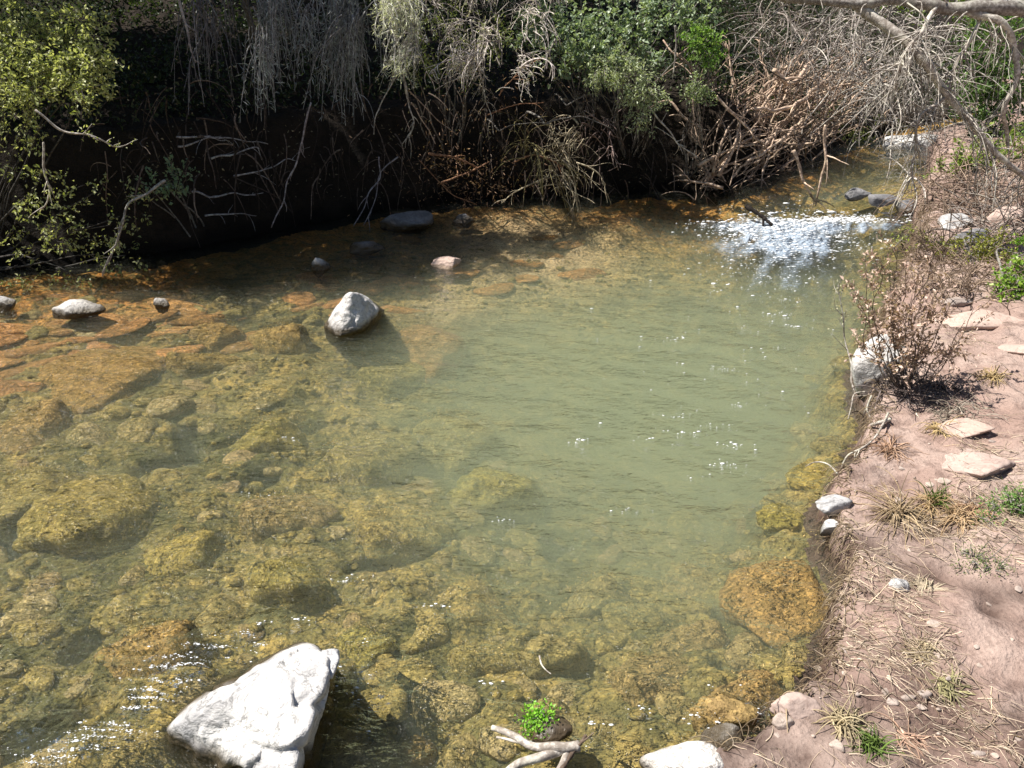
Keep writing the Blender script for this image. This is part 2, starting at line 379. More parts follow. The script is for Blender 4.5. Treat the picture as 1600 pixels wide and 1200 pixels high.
def mat_water():
    m, nt = new_mat('stream_water'); t = NT(nt); p = t.pos()
    foam, rip = t.attr('foam'), t.attr('ripple')
    mp = t.n('ShaderNodeMapping'); t.l(p, mp.inputs[0]); mp.inputs['Rotation'].default_value = (0, 0, math.radians(28)); mp.inputs['Scale'].default_value = (1.0, 2.1, 1.0)
    w1 = t.noise(mp.outputs[0], 4.5, 3, .55, .6); w2 = t.noise(mp.outputs[0], 17, 3, .6, .4); w3 = t.noise(mp.outputs[0], 55, 2, .6)
    h = t.math('ADD', t.math('MULTIPLY', w1, 1.0), t.math('ADD', t.math('MULTIPLY', w2, .33), t.math('MULTIPLY', w3, .10)))
    st = t.math('ADD', .95, t.math('MULTIPLY', rip, 3.0))
    hh = t.math('MULTIPLY', h, st)
    nrm_ = t.bump(hh, 1.0, .06)
    body = t.n('ShaderNodeBsdfTransparent'); body.inputs[0].default_value = (.97, .97, .93, 1)
    gl = t.n('ShaderNodeBsdfGlossy'); gl.inputs['Roughness'].default_value = .06; t.l(nrm_, gl.inputs['Normal']); gl.inputs[0].default_value = (1, 1, 1, 1)
    fr = t.n('ShaderNodeFresnel'); fr.inputs[0].default_value = 1.33; t.l(nrm_, fr.inputs['Normal'])
    surf = t.n('ShaderNodeMixShader'); t.l(fr.outputs[0], surf.inputs[0]); t.l(body.outputs[0], surf.inputs[1]); t.l(gl.outputs[0], surf.inputs[2])
    fd = t.n('ShaderNodeBsdfDiffuse'); fd.inputs[0].default_value = (.46, .55, .66, 1); t.l(nrm_, fd.inputs['Normal'])  # white foam tinted blue: the sky light on it is in the colour
    fn = t.math('ADD', t.math('MULTIPLY', w2, .55), t.math('MULTIPLY', w3, .45))
    fm = t.smooth(t.math('ADD', fn, t.math('MULTIPLY', t.math('SUBTRACT', foam, .5), .55)), .34, .78)
    fm = t.math('MULTIPLY', fm, t.smooth(foam, .05, .8))
    fin = t.n('ShaderNodeMixShader'); t.l(t.math('MULTIPLY', fm, .85), fin.inputs[0]); t.l(surf.outputs[0], fin.inputs[1]); t.l(fd.outputs[0], fin.inputs[2])
    vs = t.n('ShaderNodeVolumeScatter'); vs.inputs['Color'].default_value = (.76, .87, .74, 1); vs.inputs['Density'].default_value = .28; vs.inputs['Anisotropy'].default_value = .0
    va = t.n('ShaderNodeVolumeAbsorption'); va.inputs['Color'].default_value = (.58, .66, .34, 1); va.inputs['Density'].default_value = .42
    ad = t.n('ShaderNodeAddShader'); t.l(vs.outputs[0], ad.inputs[0]); t.l(va.outputs[0], ad.inputs[1])
    o = t.n('ShaderNodeOutputMaterial'); t.l(fin.outputs[0], o.inputs['Surface']); t.l(ad.outputs[0], o.inputs['Volume'])
    return m
def mat_silt():
    m, nt = new_mat('silt_cloud'); t = NT(nt)
    vs = t.n('ShaderNodeVolumeScatter'); vs.inputs['Color'].default_value = (.64, .70, .56, 1); vs.inputs['Density'].default_value = .72
    va = t.n('ShaderNodeVolumeAbsorption'); va.inputs['Color'].default_value = (.46, .54, .38, 1); va.inputs['Density'].default_value = .62
    ad = t.n('ShaderNodeAddShader'); t.l(vs.outputs[0], ad.inputs[0]); t.l(va.outputs[0], ad.inputs[1])
    o = t.n('ShaderNodeOutputMaterial'); t.l(ad.outputs[0], o.inputs['Volume']); return m
def mat_foam_glint():
    m, nt = new_mat('foam_glint_white'); t = NT(nt); t.out(t.bsdf((.85, .87, .88), .25, spec=.6)); return m

M_LEAF = mat_leaf(); M_DRYLEAF = mat_leaf('dry_leaf', .2, .7, .15); M_BARK = mat_bark()
M_WHITE = mat_rock('pale_limestone', (.78, .77, .755), (.36, .36, .37), (.08, .08, .08), (.24, .24, .245), 4, bump=1.0, wetcol=(.035, .028, .02))
M_PALE = mat_rock('pale_speckled_rock', (.74, .72, .69), (.56, .54, .52), (.14, .13, .12), (.34, .33, .32), 9, bump=1.0, wetcol=(.03, .025, .02))
M_PINK = mat_rock('pink_sandstone', (.52, .40, .345), (.43, .33, .285), (.26, .18, .15), (.55, .45, .39), 5, wet=False, bump=.4)
M_PEB = mat_rock('bank_pebble', (.47, .39, .34), (.33, .27, .235), (.2, .16, .13), (.42, .37, .33), 14, wet=False, bump=.3)
M_GREYROCK = mat_rock('grey_stone', (.24, .24, .25), (.15, .15, .16), (.05, .05, .05), (.3, .3, .3), 7)
M_ALG = mat_algae(); M_BED = mat_bed(); M_WATER = mat_water(); M_FOAM_GLINT = mat_foam_glint()
M_SOIL = mat_soil('bank_soil', (.315, .218, .18), (.41, .312, .265), (.13, .085, .07))
M_DARK = mat_soil('far_bank_soil_shaded', (.020, .016, .012), (.034, .025, .018), (.010, .008, .006), .05)  # soil colour sunk near black to stand in for the undercut's shade

# ------------------------------------------------------------------ terrain: bed, right bank, far bank, hill
def grid_mesh(xs, ys, zf):
    X, Y = np.meshgrid(xs, ys); Z = zf(X, Y)
    nx, ny = len(xs), len(ys)
    i = (np.arange(ny - 1)[:, None] * nx + np.arange(nx - 1)[None]).ravel()
    F = np.stack([i, i + 1, i + nx + 1, i + nx], 1)
    return np.stack([X.ravel(), Y.ravel(), Z.ravel()], 1), F
def split_terrain(v, f):
    c = v[f].mean(1); dl, dr = dist_left(c[:, 0], c[:, 1]), dist_right(c[:, 0], c[:, 1])
    far = (dl > -0.10) & (dl > dr - 3.0 * (c[:, 1] < 9)) ; right = (dr > -0.065) & ~far
    return far, right, ~far & ~right
def sub_mesh(name, v, f, mask, mat, attrs):
    ff = f[mask]; used, inv = np.unique(ff, return_inverse=True)
    mb = MB(); mb.add(v[used], inv.reshape(ff.shape))
    o = mb.build(name, mat, attrs={k: a[used] for k, a in attrs.items()}); o['kind'] = 'structure'; return o
xs = np.concatenate([np.arange(-60, -6.0, 1.5), np.arange(-6.0, 6.0, 0.03), np.arange(6.0, 61, 1.5)])
ys = np.concatenate([np.arange(-20, 1.2, 1.5), np.arange(1.2, 11.0, 0.03), np.arange(11.0, 15, .1), np.arange(15, 90, 1.5)])
tv, tf = grid_mesh(xs, ys, terrain)
dl, dr = dist_left(tv[:, 0], tv[:, 1]), dist_right(tv[:, 0], tv[:, 1])
wz_ = water_z(tv[:, 0], tv[:, 1])
zone = np.exp(-np.clip((shore_veg(tv[:, 0]) - tv[:, 1]) * .86, 0, 9) / 0.8) * 1.3
zone = np.clip(zone * (0.7 + 0.5 * vnoise(tv[:, 0] * 1.5, tv[:, 1] * 1.5, 0, 77)), 0, 1)
def blob(x, y, px, py, wpx, hpx, z=-0.2):
    c = G(px, py, z); s = ppm(px, py, z); dx, dy, dz = ray(px, py); sv = -dz / math.sqrt(dx * dx + dy * dy + dz * dz)
    return np.exp(-((x - c[0]) / (wpx * s)) ** 2 - ((y - c[1]) / (hpx * s / sv)) ** 2)
sand = np.clip(1.3 * blob(tv[:, 0], tv[:, 1], 830, 395, 130, 42) + .6 * blob(tv[:, 0], tv[:, 1], 700, 470, 70, 25), 0, 1)
wet = 1 - sstep(0.05, 0.17, tv[:, 2] - wz_ + 0.05 * vnoise(tv[:, 0] * 6, tv[:, 1] * 6, 0, 9))
far_m, right_m, bed_m = split_terrain(tv, tf)
sub_mesh('stream_bed', tv, tf, bed_m, M_BED, {'zone': zone, 'sand': sand})
sub_mesh('dirt_bank', tv, tf, right_m, M_SOIL, {'wet': wet})
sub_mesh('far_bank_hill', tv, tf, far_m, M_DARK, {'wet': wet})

# ------------------------------------------------------------------ stones under the water (placed, then scattered)
STONE_MESH = []
for k in range(8):
    v, f = rock_verts(100 + k, 3, 16, 9, .06, 2.0); mb = MB(); mb.add(v, f); STONE_MESH.append(mb.mesh('stone', M_ALG))
BIGSTONE = []
for k in range(5):
    v, f = rock_verts(140 + k, 5, 16, 9, .085, 2.8); v = v * (1 + .02 * fbm(v[:, 0] * 14, v[:, 1] * 14, v[:, 2] * 14, k, 3))[:, None]
    mb = MB(); mb.add(v, f); BIGSTONE.append(mb.mesh('boulder', M_ALG))
stone_field = []                            # x, y, rx, ry, top z (for the water's depth)
def put(mesh, name, loc, scale, rz, col=None, tilt=0.0):
    o = bpy.data.objects.new(name, mesh); SC.collection.objects.link(o)
    o.location = tuple(float(a) for a in loc); o.scale = tuple(float(a) for a in scale); o.rotation_euler = (tilt, tilt * .6, rz)
    o.color = (*col, 1) if col else (1, 1, 1, 0)
    return o
# px, py, width px, height px, top below the water, colour, label
SUB = [
 (660, 500, 120, 62, .05, (.34, .165, .065), 'reddish flat boulder under water right of the white pointed rock'),
 (600, 560, 120, 44, .12, (.27, .21, .07), 'olive submerged stone just below the shadow of the pointed rock'),
 (235, 690, 150, 82, .07, (.30, .215, .035), 'golden mossy boulder under water ringed by a dark crescent of shade'),
 (160, 790, 165, 105, .10, (.27, .20, .055), 'largest golden algae covered boulder in the shallows by the left edge'),
 (285, 835, 110, 74, .05, (.30, .22, .05), 'golden mottled stone with a black shadow on its right, left shallows'),
 (140, 560, 190, 74, .06, (.30, .15, .035), 'wide rust brown boulder under water near the left shaded edge'),
 (610, 832, 130, 62, .07, (.30, .215, .07), 'pale topped stone with a navy shadow beneath, mid stream'),
 (725, 893, 170, 82, .05, (.33, .225, .075), 'golden speckled oval boulder in mid stream below the navy shadow'),
 (800, 752, 140, 62, .10, (.29, .23, .05), 'yellow green boulder fading into the deep green pool'),
 (1225, 905, 158, 130, .04, (.31, .165, .055), 'large orange brown round boulder under water against the dirt bank'),
 (1085, 888, 100, 62, .07, (.31, .21, .085), 'tan speckled stone left of the orange boulder'),
 (1015, 1040, 130, 80, .07, (.29, .19, .085), 'brown flat boulder under water in the lower middle'),
 (1190, 1055, 110, 62, .03, (.30, .165, .065), 'brown stone with a black hollow on its left beside the bank'),
 (1160, 1105, 110, 52, .02, (.26, .16, .065), 'dark edged stone breaking the surface above the white rocks'),
 (240, 985, 160, 72, .06, (.33, .19, .065), 'orange tan boulder under the riffle above the big white rock'),
 (700, 650, 140, 62, .17, (.29, .22, .07), 'hazy ochre boulder half lost in the green water at mid stream'),
 (560, 690, 150, 68, .15, (.27, .21, .075), 'dull olive boulder under water left of the hazy ochre one'),
 (420, 655, 130, 52, .10, (.26, .20, .05), 'olive stone above the long dark crevice in the left shallows'),
 (660, 1170, 56, 44, .05, (.33, .205, .085), 'small orange brown stone under water right of the big white rock'),
 (50, 640, 110, 62, .06, (.31, .18, .07), 'pinkish brown stone under water at the left edge'),
 (40, 740, 130, 62, .08, (.25, .19, .06), 'drab olive stone above the dark gap at the left edge'),
 (425, 780, 130, 62, .09, (.27, .18, .085), 'pale pinkish tan stone in the left shallows'),
 (60, 1090, 130, 70, .05, (.31, .22, .04), 'golden stone above the black hollow in the lower left corner'),
 (470, 900, 120, 52, .09, (.24, .19, .045), 'dark olive stone above the tip of the big white rock'),
 (440, 508, 100, 26, .03, (.31, .19, .065), 'long tan slab awash left of the white pointed rock'),
 (330, 500, 90, 22, .03, (.29, .155, .045), 'narrow rust slab awash in the shallows under the left bush'),
 (300, 545, 110, 26, .05, (.28, .17, .05), 'thin brown ledge stone below the rust slab'),
 (940, 905, 120, 56, .08, (.28, .205, .085), 'tan stone under water between the golden oval and the orange boulder'),
 (885, 1010, 100, 50, .08, (.25, .19, .07), 'olive tan stone under water above the thin floating twig'),
 (1090, 975, 120, 56, .06, (.29, .19, .085), 'sandy brown stone below the tan speckled one'),
 (565, 985, 100, 50, .08, (.27, .22, .045), 'yellow olive stone right of the big white rock tip'),
 (745, 1010, 110, 52, .09, (.25, .19, .06), 'olive brown stone under clear water at lower centre'),
 (1280, 730, 70, 52, .05, (.31, .21, .035), 'yellow mossy stone under the bank below the curled root'),
 (1235, 805, 70, 40, .07, (.27, .21, .04), 'small mossy stone under water beside the white bank rock'),
]
for i, (px, py, w, h, dep, col, lab) in enumerate(SUB):
    dx, dy, dz = ray(px, py); sv = -dz / math.sqrt(dx * dx + dy * dy + dz * dz); top = -dep
    for _ in range(3):
        p = G(px, py, top); s = ppm(px, py, top); bedz = tz(p[0], p[1]); top = min(-dep, bedz + .30 * w * s)
    hgt = max(.04, top - bedz); rx, ry = w * s / 2 * 1.18, h * s / sv / 2 * 1.15; rz = hgt * 1.75
    col = tuple((np.array(col) * .65 + np.array((.27, .215, .10)) * .35) * 1.12)
    o = put(BIGSTONE[i % 5], 'submerged_boulder', (p[0], p[1], top - rz * .92), (rx, ry, rz), R.uniform(-.35, .35), col)
    tag(o, lab, 'boulder', 'boulders lying under the clear water')
    stone_field.append((p[0], p[1], rx * .95, ry * .95, top))
n_ok = 0
while n_ok < 210:
    px, py = R.uniform(-60, 1330), 470 + 760 * R.random() ** 0.9
    p = G(px, py, -.2); x, y = p[0], p[1]
    if dist_right(x, y) > -0.05 or dist_left(x, y) > -0.05: continue
    pool = math.exp(-((x - POOL[0]) / 1.5) ** 2 - ((y - POOL[1]) / 1.4) ** 2)
    if R.random() < pool * 1.2: continue
    r = R.uniform(.05, .13) * (1.35 if R.random() < .25 else 1)
    if any(((x - a) / (b_ + r * .6)) ** 2 + ((y - c) / (d + r * .6)) ** 2 < 1 for a, c, b_, d, _ in stone_field): continue
    b = tz(x, y); rz = r * R.uniform(.4, .65); top = b + rz * .6
    if top > -0.03: top = -0.03
    o = put(STONE_MESH[n_ok % 8], 'bed_stone', (x, y, top - rz), (r * R.uniform(.9, 1.4), r, rz), R.uniform(0, 6.3), None, R.uniform(-.2, .2))
    tag(o, 'small algae coated stone on the stream bed, one of many alike', 'stone', 'small stones scattered over the stream bed')
    stone_field.append((x, y, r, r, top)); n_ok += 1
n_ok = 0
while n_ok < 70:
    px = R.uniform(-20, 930); py = np.interp(px, [0, 300, 500, 700, 930], [545, 490, 455, 405, 375]) + R.normal(0, 26)
    p = G(px, py, -.08); x, y = p[0], p[1]
    if dist_left(x, y) > -.05: continue
    r = R.uniform(.07, .19); b = tz(x, y); rz = r * R.uniform(.22, .38); top = min(b + rz * .8, -.012)
    o = put(STONE_MESH[n_ok % 8], 'shelf_stone', (x, y, top - rz), (r * R.uniform(1.1, 1.7), r * R.uniform(.6, 1), rz), R.normal(.15, .4), tuple(np.array((.42, .20, .075)) * R.uniform(.7, 1.2) + np.array((.02, .03, .01)) * R.random()), R.uniform(-.12, .12))
    tag(o, 'rust brown flat stone in the shallow shelf below the shaded bank', 'stone', 'rust brown stones of the shallow shelf')
    n_ok += 1
# algae fuzz on stones and bed
rng = np.random.default_rng(19); P_, N_ = [], []
for (x, y, rx, ry, top) in stone_field:
    n = int(min(700, 30 + 4600 * rx * ry)); a = rng.uniform(0, 6.283, n); q = np.sqrt(rng.random(n)) * .95; hz = .5 * min(rx, ry) + .08
    u = np.stack([np.cos(a) * q, np.sin(a) * q, np.sqrt(1 - q * q)], 1); P_.append(np.array([x, y, top - hz]) + u * [rx, ry, hz]); N_.append(u)
n = 26000; gx = rng.uniform(-4.4, 2.6, n); gy = rng.uniform(1.9, 8.4, n); ok = (dist_right(gx, gy) < -.04) & (dist_left(gx, gy) < -.1) & (fbm(gx * 1.6, gy * 1.6, seed=62, octaves=3) + rng.random(n) * .7 > .3)
P_.append(np.stack([gx, gy, terrain(gx, gy) + .004], 1)[ok]); N_.append(np.tile([0, 0, 1.0], (ok.sum(), 1)))
P_ = np.concatenate(P_); N_ = np.concatenate(N_); n = len(P_); P_[:, 2] = np.minimum(P_[:, 2], water_z(P_[:, 0], P_[:, 1]) - .02)
mb = MB(); leaves(mb, P_, N_ * .5 + rng.normal(0, .8, P_.shape) * [1, 1, .3], N_ + rng.normal(0, .5, P_.shape), rng.uniform(.008, .022, n), rng.uniform(.004, .010, n), mixcol((.20, .145, .045), (.56, .42, .20), n, rng, .30))
M_FUZZ = mat_leaf('algae_fuzz', .15, .8, .1); o = mb.build('algae', M_FUZZ, stuff=True, smooth=False); tag(o, 'golden algae fuzz growing over the stones of the stream bed', 'algae', kind='stuff')
# gravel between the stones, too small to pick apart
mb = MB(); u2, f2 = ico(1)
gx = R.uniform(-3.6, 2.6, 3000); gy = R.uniform(1.9, 8.6, 3000)
ok = (dist_right(gx, gy) < -.03) & (dist_left(gx, gy) < -.02); gx, gy = gx[ok], gy[ok]; gz = terrain(gx, gy)
cl = fbm(gx * 1.2, gy * 1.2, seed=61, octaves=2); ok = (cl + R.random(len(gx)) * .9 > .35); gx, gy, gz = gx[ok], gy[ok], gz[ok]
N = len(gx); rr = R.uniform(.012, .034, N)
sc3 = np.stack([rr * R.uniform(.8, 1.5, N), rr, rr * .6], 1)
gv = u2[None] * (1 + .15 * R.normal(0, 1, (N, len(u2), 1))) * sc3[:, None, :] + np.stack([gx, gy, gz + rr * .15], 1)[:, None, :]
mb.add(gv.reshape(-1, 3), (f2[None] + (np.arange(N) * len(u2))[:, None, None]).reshape(-1, 3))
o = mb.build('bed_gravel', M_ALG, stuff=True); o.color = (.29, .215, .075, 1); tag(o, 'fine ochre gravel between the stones of the stream bed', 'gravel', kind='stuff')

# ------------------------------------------------------------------ water
wxs = np.concatenate([np.arange(-9, -4.6, .3), np.arange(-4.6, 6.2, .03)]); wys = np.concatenate([np.arange(-2, 1.4, .2), np.arange(1.4, 14.2, .03)])
def rapid(x, y):
    f = .9 * blob(x, y, 1205, 353, 70, 18, .05) + 1.1 * blob(x, y, 1320, 343, 115, 8, .08) + .66 * blob(x, y, 1235, 384, 110, 28, 0) + .30 * blob(x, y, 1205, 435, 110, 50, 0)
    ua, ub = -.42 * x - .91 * y, .91 * x - .42 * y
    f = f * np.clip(1 + .6 * fbm(ua * 2.2, ub * 9, seed=49, octaves=4), .1, 2)
    return np.clip(f, 0, 1.2)
def riffle(x, y):
    return np.clip(1.3 * blob(x, y, 300, 1050, 85, 45, 0) + 1.0 * blob(x, y, 130, 1160, 90, 35, 0) + 0.8 * blob(x, y, 575, 1085, 36, 70, 0) + .8 * blob(x, y, 390, 1000, 50, 24, 0)
                   + .35 * blob(x, y, 540, 905, 50, 14, 0) + .5 * blob(x, y, 1170, 1120, 60, 22, 0), 0, 1.3)
def water_surface(x, y):
    rp, rf = rapid(x, y), riffle(x, y)
    c, s_ = math.cos(.5), math.sin(.5); u, w = x * c - y * s_, x * s_ + y * c
    return water_z(x, y) + rp * (.026 * fbm(x * 4.5, y * 7, seed=41, octaves=3) + .012 * vnoise(x * 16, y * 16, 0, 43)) \
        + rf * .028 * fbm(u * 8, w * 15, seed=45, octaves=2) + .007 * fbm(u * 2.2, w * 5, seed=47, octaves=3)
wv, wf = grid_mesh(wxs, wys, water_surface)
c = wv[wf].mean(1); keep = (dist_right(c[:, 0], c[:, 1]) < .16) & (dist_left(c[:, 0], c[:, 1]) < .30)
wf = wf[keep]; used, inv = np.unique(wf, return_inverse=True); wv = wv[used]; wf = inv.reshape(wf.shape)
foam = rapid(wv[:, 0], wv[:, 1]); ripple = np.clip(riffle(wv[:, 0], wv[:, 1]) + foam, 0, 1.3)
# close the body of water: side walls and a floor, all of them below the bed
nw = len(wv); bv = wv.copy(); bv[:, 2] = -1.7
ed = np.concatenate([wf[:, [0, 1]], wf[:, [1, 2]], wf[:, [2, 3]], wf[:, [3, 0]]])
key = ed[:, 0] * (nw + 1) + ed[:, 1]; rk = ed[:, 1] * (nw + 1) + ed[:, 0]; be = ed[~np.isin(key, rk)]
mb = MB(); mb.add(np.concatenate([wv, bv]), np.concatenate([wf, wf[:, ::-1] + nw, np.stack([be[:, 1], be[:, 0], be[:, 0] + nw, be[:, 1] + nw], 1)]))
foam = np.concatenate([foam, 0 * foam]); ripple = np.concatenate([ripple, 0 * ripple])
o = mb.build('stream_water', M_WATER, attrs={'foam': foam, 'ripple': ripple}); o['kind'] = 'structure'

# the cloud of fine silt that hangs in the deep pool
SC_ = G(1075, 610)[:2] + np.array([.28, .12]); na, nr = 64, 16
th_ = np.linspace(0, 2 * math.pi, na, endpoint=False); Rr = np.linspace(0, 1, nr + 1)[1:]
wob_ = 1 + .10 * vnoise(np.cos(th_) * 1.6, np.sin(th_) * 1.6, 0, 5); X_ = SC_[0] + 3.0 * np.outer(Rr, np.cos(th_) * wob_); Y_ = SC_[1] + 3.2 * np.outer(Rr, np.sin(th_) * wob_)
T_ = .85 * (1 - Rr[:, None] ** 2) ** 2.0 * (1 + .30 * fbm(X_ * 1.4, Y_ * 1.4, seed=52, octaves=2)); T_[-1] = 0
vt = np.stack([X_, Y_, np.full_like(X_, -.03)], -1).reshape(-1, 3); vb = np.stack([X_, Y_, -.03 - T_], -1)[:-1].reshape(-1, 3)
vv = np.concatenate([[[SC_[0], SC_[1], -.03]], vt, [[SC_[0], SC_[1], -.9]], vb]); nb = 2 + nr * na
ti = lambda r, a: 1 + r * na + a % na
bi = lambda r, a: ti(r, a) if r == nr - 1 else nb + r * na + a % na
mb = MB(); mb.add(vv, [(0, ti(0, a), ti(0, a + 1)) for a in range(na)] + [(1 + nr * na, bi(0, a + 1), bi(0, a)) for a in range(na)])
mb.f.append(np.array([(ti(r, a), ti(r + 1, a), ti(r + 1, a + 1), ti(r, a + 1)) for r in range(nr - 1) for a in range(na)] + [(bi(r, a), bi(r, a + 1), bi(r + 1, a + 1), bi(r + 1, a)) for r in range(nr - 1) for a in range(na)]))
o = mb.build('silt_cloud', mat_silt(), stuff=True); tag(o, 'cloudy grey green silt hanging in the deep pool', 'silt', kind='stuff')

# foam in the rapid; elsewhere white specks modelled in place of sun glints
mb = MB(); u1, f1 = ico(1)
def foam_glints(px, py, sx, sy, n, rmin, rmax, rng=R):
    bx = rng.normal(px, sx, n); by = rng.normal(py, sy, n)
    P = G(bx, by, .0).T; ok = (dist_right(P[:, 0], P[:, 1]) < -.02) & (dist_left(P[:, 0], P[:, 1]) < -.02); P = P[ok]
    P[:, 2] = water_surface(P[:, 0], P[:, 1])
    r = rng.uniform(rmin, rmax, len(P)) * np.exp(rng.normal(0, .45, len(P)))
    v = u1[None] * r[:, None, None] * np.array([1.8, .8, .35]) + P[:, None, :]
    mb.add(v.reshape(-1, 3), (f1[None] + (np.arange(len(P)) * len(u1))[:, None, None]).reshape(-1, 3))
foam_glints(1205, 355, 46, 9, 1300, .003, .011); foam_glints(1315, 343, 55, 3.5, 900, .003, .011); foam_glints(1240, 375, 55, 12, 900, .003, .008); foam_glints(1205, 415, 60, 20, 320, .0025, .006)
foam_glints(1180, 490, 90, 60, 70, .0025, .005); foam_glints(1120, 620, 110, 70, 30, .002, .004)
for cx, cy, n in [(1055, 528, 16), (1130, 575, 9), (900, 686, 14), (1050, 650, 16), (1075, 676, 12), (1120, 665, 8), (1145, 695, 12), (1140, 725, 14), (1010, 683, 6), (985, 798, 8), (785, 813, 8), (455, 688, 6), (415, 773, 8),
                  (545, 903, 22), (680, 945, 8), (760, 1068, 8), (1215, 490, 18), (1235, 510, 16), (1090, 742, 3), (470, 968, 8), (410, 972, 5), (1012, 1107, 8), (930, 1130, 6), (1150, 630, 8), (1225, 470, 22)]:
    foam_glints(cx, cy, 13, 2.2, n, .0022, .0046)
foam_glints(330, 1010, 40, 2.0, 90, .0009, .0024); foam_glints(300, 1028, 34, 2.0, 110, .0009, .0024); foam_glints(275, 1045, 32, 2.0, 130, .0009, .0024); foam_glints(258, 1062, 26, 2.0, 130, .0009, .0024); foam_glints(245, 1078, 24, 2.0, 120, .0009, .0024); foam_glints(235, 1092, 20, 2.0, 100, .0009, .0024); foam_glints(215, 1106, 18, 2.0, 60, .0009, .0024); foam_glints(390, 992, 30, 2.0, 60, .0009, .0024); foam_glints(405, 1002, 22, 2.0, 40, .0009, .0024); foam_glints(180, 1132, 30, 2.0, 90, .0009, .0024); foam_glints(160, 1144, 34, 2.0, 110, .0009, .0024); foam_glints(140, 1156, 36, 2.0, 110, .0009, .0024); foam_glints(110, 1168, 34, 2.0, 90, .0009, .0024); foam_glints(80, 1180, 30, 2.0, 70, .0009, .0024); foam_glints(60, 1190, 24, 2.0, 50, .0009, .0024); foam_glints(565, 1075, 20, 36, 70, .0009, .0022)
foam_glints(1150, 1118, 50, 20, 40, .002, .004); foam_glints(860, 1150, 30, 12, 16, .002, .0045)
o = mb.build('foam_and_glints', M_FOAM_GLINT, stuff=True); tag(o, 'white flecks of foam on the current, with specks modelled as sun glints', 'foam', kind='stuff')

# ------------------------------------------------------------------ rocks standing out of the water
def rock_thing(name, loc, verts, faces, mat, label, cat='rock', group=None):
    mb = MB(); mb.add(np.asarray(verts) + np.asarray(loc), faces)
    o = mb.build(name, mat, origin=loc); return tag(o, label, cat, group)
def px_rock(px, py, w, h, tall, mat, label, seed, group=None, z=None, name='rock', depth_ratio=.8, rz=0.0, sub=5, sink=.35, npl=13, sharp=16, crack=.03, cat='rock', lo=.70):
    """px,py is the rock's foot in the middle; w its width in photo pixels; tall its height in metres."""
    p = GT(px, py) if z is None else G(px, py, z)
    s = ppm(px, py, p[2]); v, f = rock_verts(seed, sub, npl, sharp, .05, 2.6, lo, crack)
    rx = w * s / 2; v = v * np.array([rx, rx * depth_ratio, tall / (1 - sink) / 2 * 1.05])
    c, s_ = math.cos(rz), math.sin(rz); v = v @ np.array([[c, s_, 0], [-s_, c, 0], [0, 0, 1]])
    zt = v[:, 2].max(); p = p + np.array([0, rx * depth_ratio * .6, tall - zt])
    return rock_thing(name, p, v, f, mat, label, cat, group)
# the pointed white rock in mid stream
A = lambda px, py, z: G(px, py, z)
top = at_depth(548, 455, A(548, 515, 0)[1] + .02)
pts = [top, top + [-.025, .02, -.015], top + [.03, .05, -.02], A(508, 518, 0) + [-.02, .05, .03], A(590, 503, 0) + [.02, .08, .08], A(528, 530, 0) + [0, 0, .01], A(572, 520, 0) + [0, 0, .03],
       A(510, 512, 0) + [-.02, .34, -.05], A(590, 500, 0) + [0, .34, -.05], A(512, 540, -.35), A(580, 530, -.35), A(515, 510, -.35) + [0, .4, 0], A(582, 500, -.35) + [0, .4, 0]]
v, f = hull_rock(pts, 6, 34, 31, .018, 8, .016)
rock_thing('white_rock', (0, 0, 0), v, f, M_PALE, 'white pointed rock standing alone in mid stream, dark wet at its foot')
# the big pale rock in the foreground: a ridge rising to the right, steep right side, split end
P = lambda px, py, z: G(px, py, z)
pts = [P(500, 1012, .27), P(470, 1013, .26), P(420, 1050, .25), P(345, 1096, .20), P(285, 1122, .13), P(265, 1135, .10), P(268, 1150, .04), P(515, 1030, .26), P(500, 1075, .23), P(484, 1140, .19), P(462, 1195, .13),
       P(430, 1235, .06), P(300, 1195, -.02), P(275, 1165, 0), P(330, 1225, -.04), P(395, 1250, -.02), P(395, 1165, .15), P(440, 1150, .19), P(530, 1040, -.28), P(520, 1150, -.28), P(470, 1290, -.3), P(300, 1260, -.3), P(250, 1170, -.3), P(330, 1060, -.3), P(470, 1000, -.3)]
v, f = hull_rock(pts, 6, 40, 77, .030, 4.2, .034)
v = v - np.exp(-((np.linalg.norm(v[:, :2] - P(330, 1175, .08)[:2], axis=1)) / .05) ** 2)[:, None] * np.array([0, 0, .05])
rock_thing('white_rock', (0, 0, 0), v, f, M_WHITE, 'large pale fissured boulder in the foreground water, ridge rising to the right')
kp = [P(506, 1016, .265), P(528, 1012, .255), P(532, 1030, .245), P(518, 1062, .22), P(504, 1050, .23), P(500, 1020, .10), P(530, 1020, .08), P(520, 1060, .05)]
v, f = hull_rock(kp, 5, 14, 78, .006, 14, .002)
rock_thing('white_rock', (0, 0, 0), v, f, M_WHITE, 'small cream knob split off the tip of the large foreground boulder', group=None)
# little rocks along the far shallows
px_rock(497, 422, 30, 26, .11, M_PALE, 'small white upright stone at the edge of the shade behind the pointed rock', 201, z=0, depth_ratio=.7)
px_rock(700, 415, 42, 16, .07, M_PINK, 'small pinkish stone just breaking the tan shallows right of the shade', 202, z=-.01)
px_rock(112, 494, 66, 30, .10, M_PALE, 'pale blue-white rock with dark patches in the shade under the left bush', 203, z=0)
px_rock(4, 482, 34, 22, .10, M_PALE, 'pale stone cut by the left edge of the picture under the bush', 204, z=0)
px_rock(252, 480, 24, 18, .07, M_PALE, 'smallest pale stone at the shade edge right of the left bush', 205, z=0)
px_rock(640, 358, 72, 34, .16, M_GREYROCK, 'wet rock glimmering blue in deep shade under the hanging twigs', 206, z=0, sub=5)
px_rock(566, 392, 54, 26, .08, M_GREYROCK, 'low wet stone in deep shade, left of the larger blue one', 207, z=0)
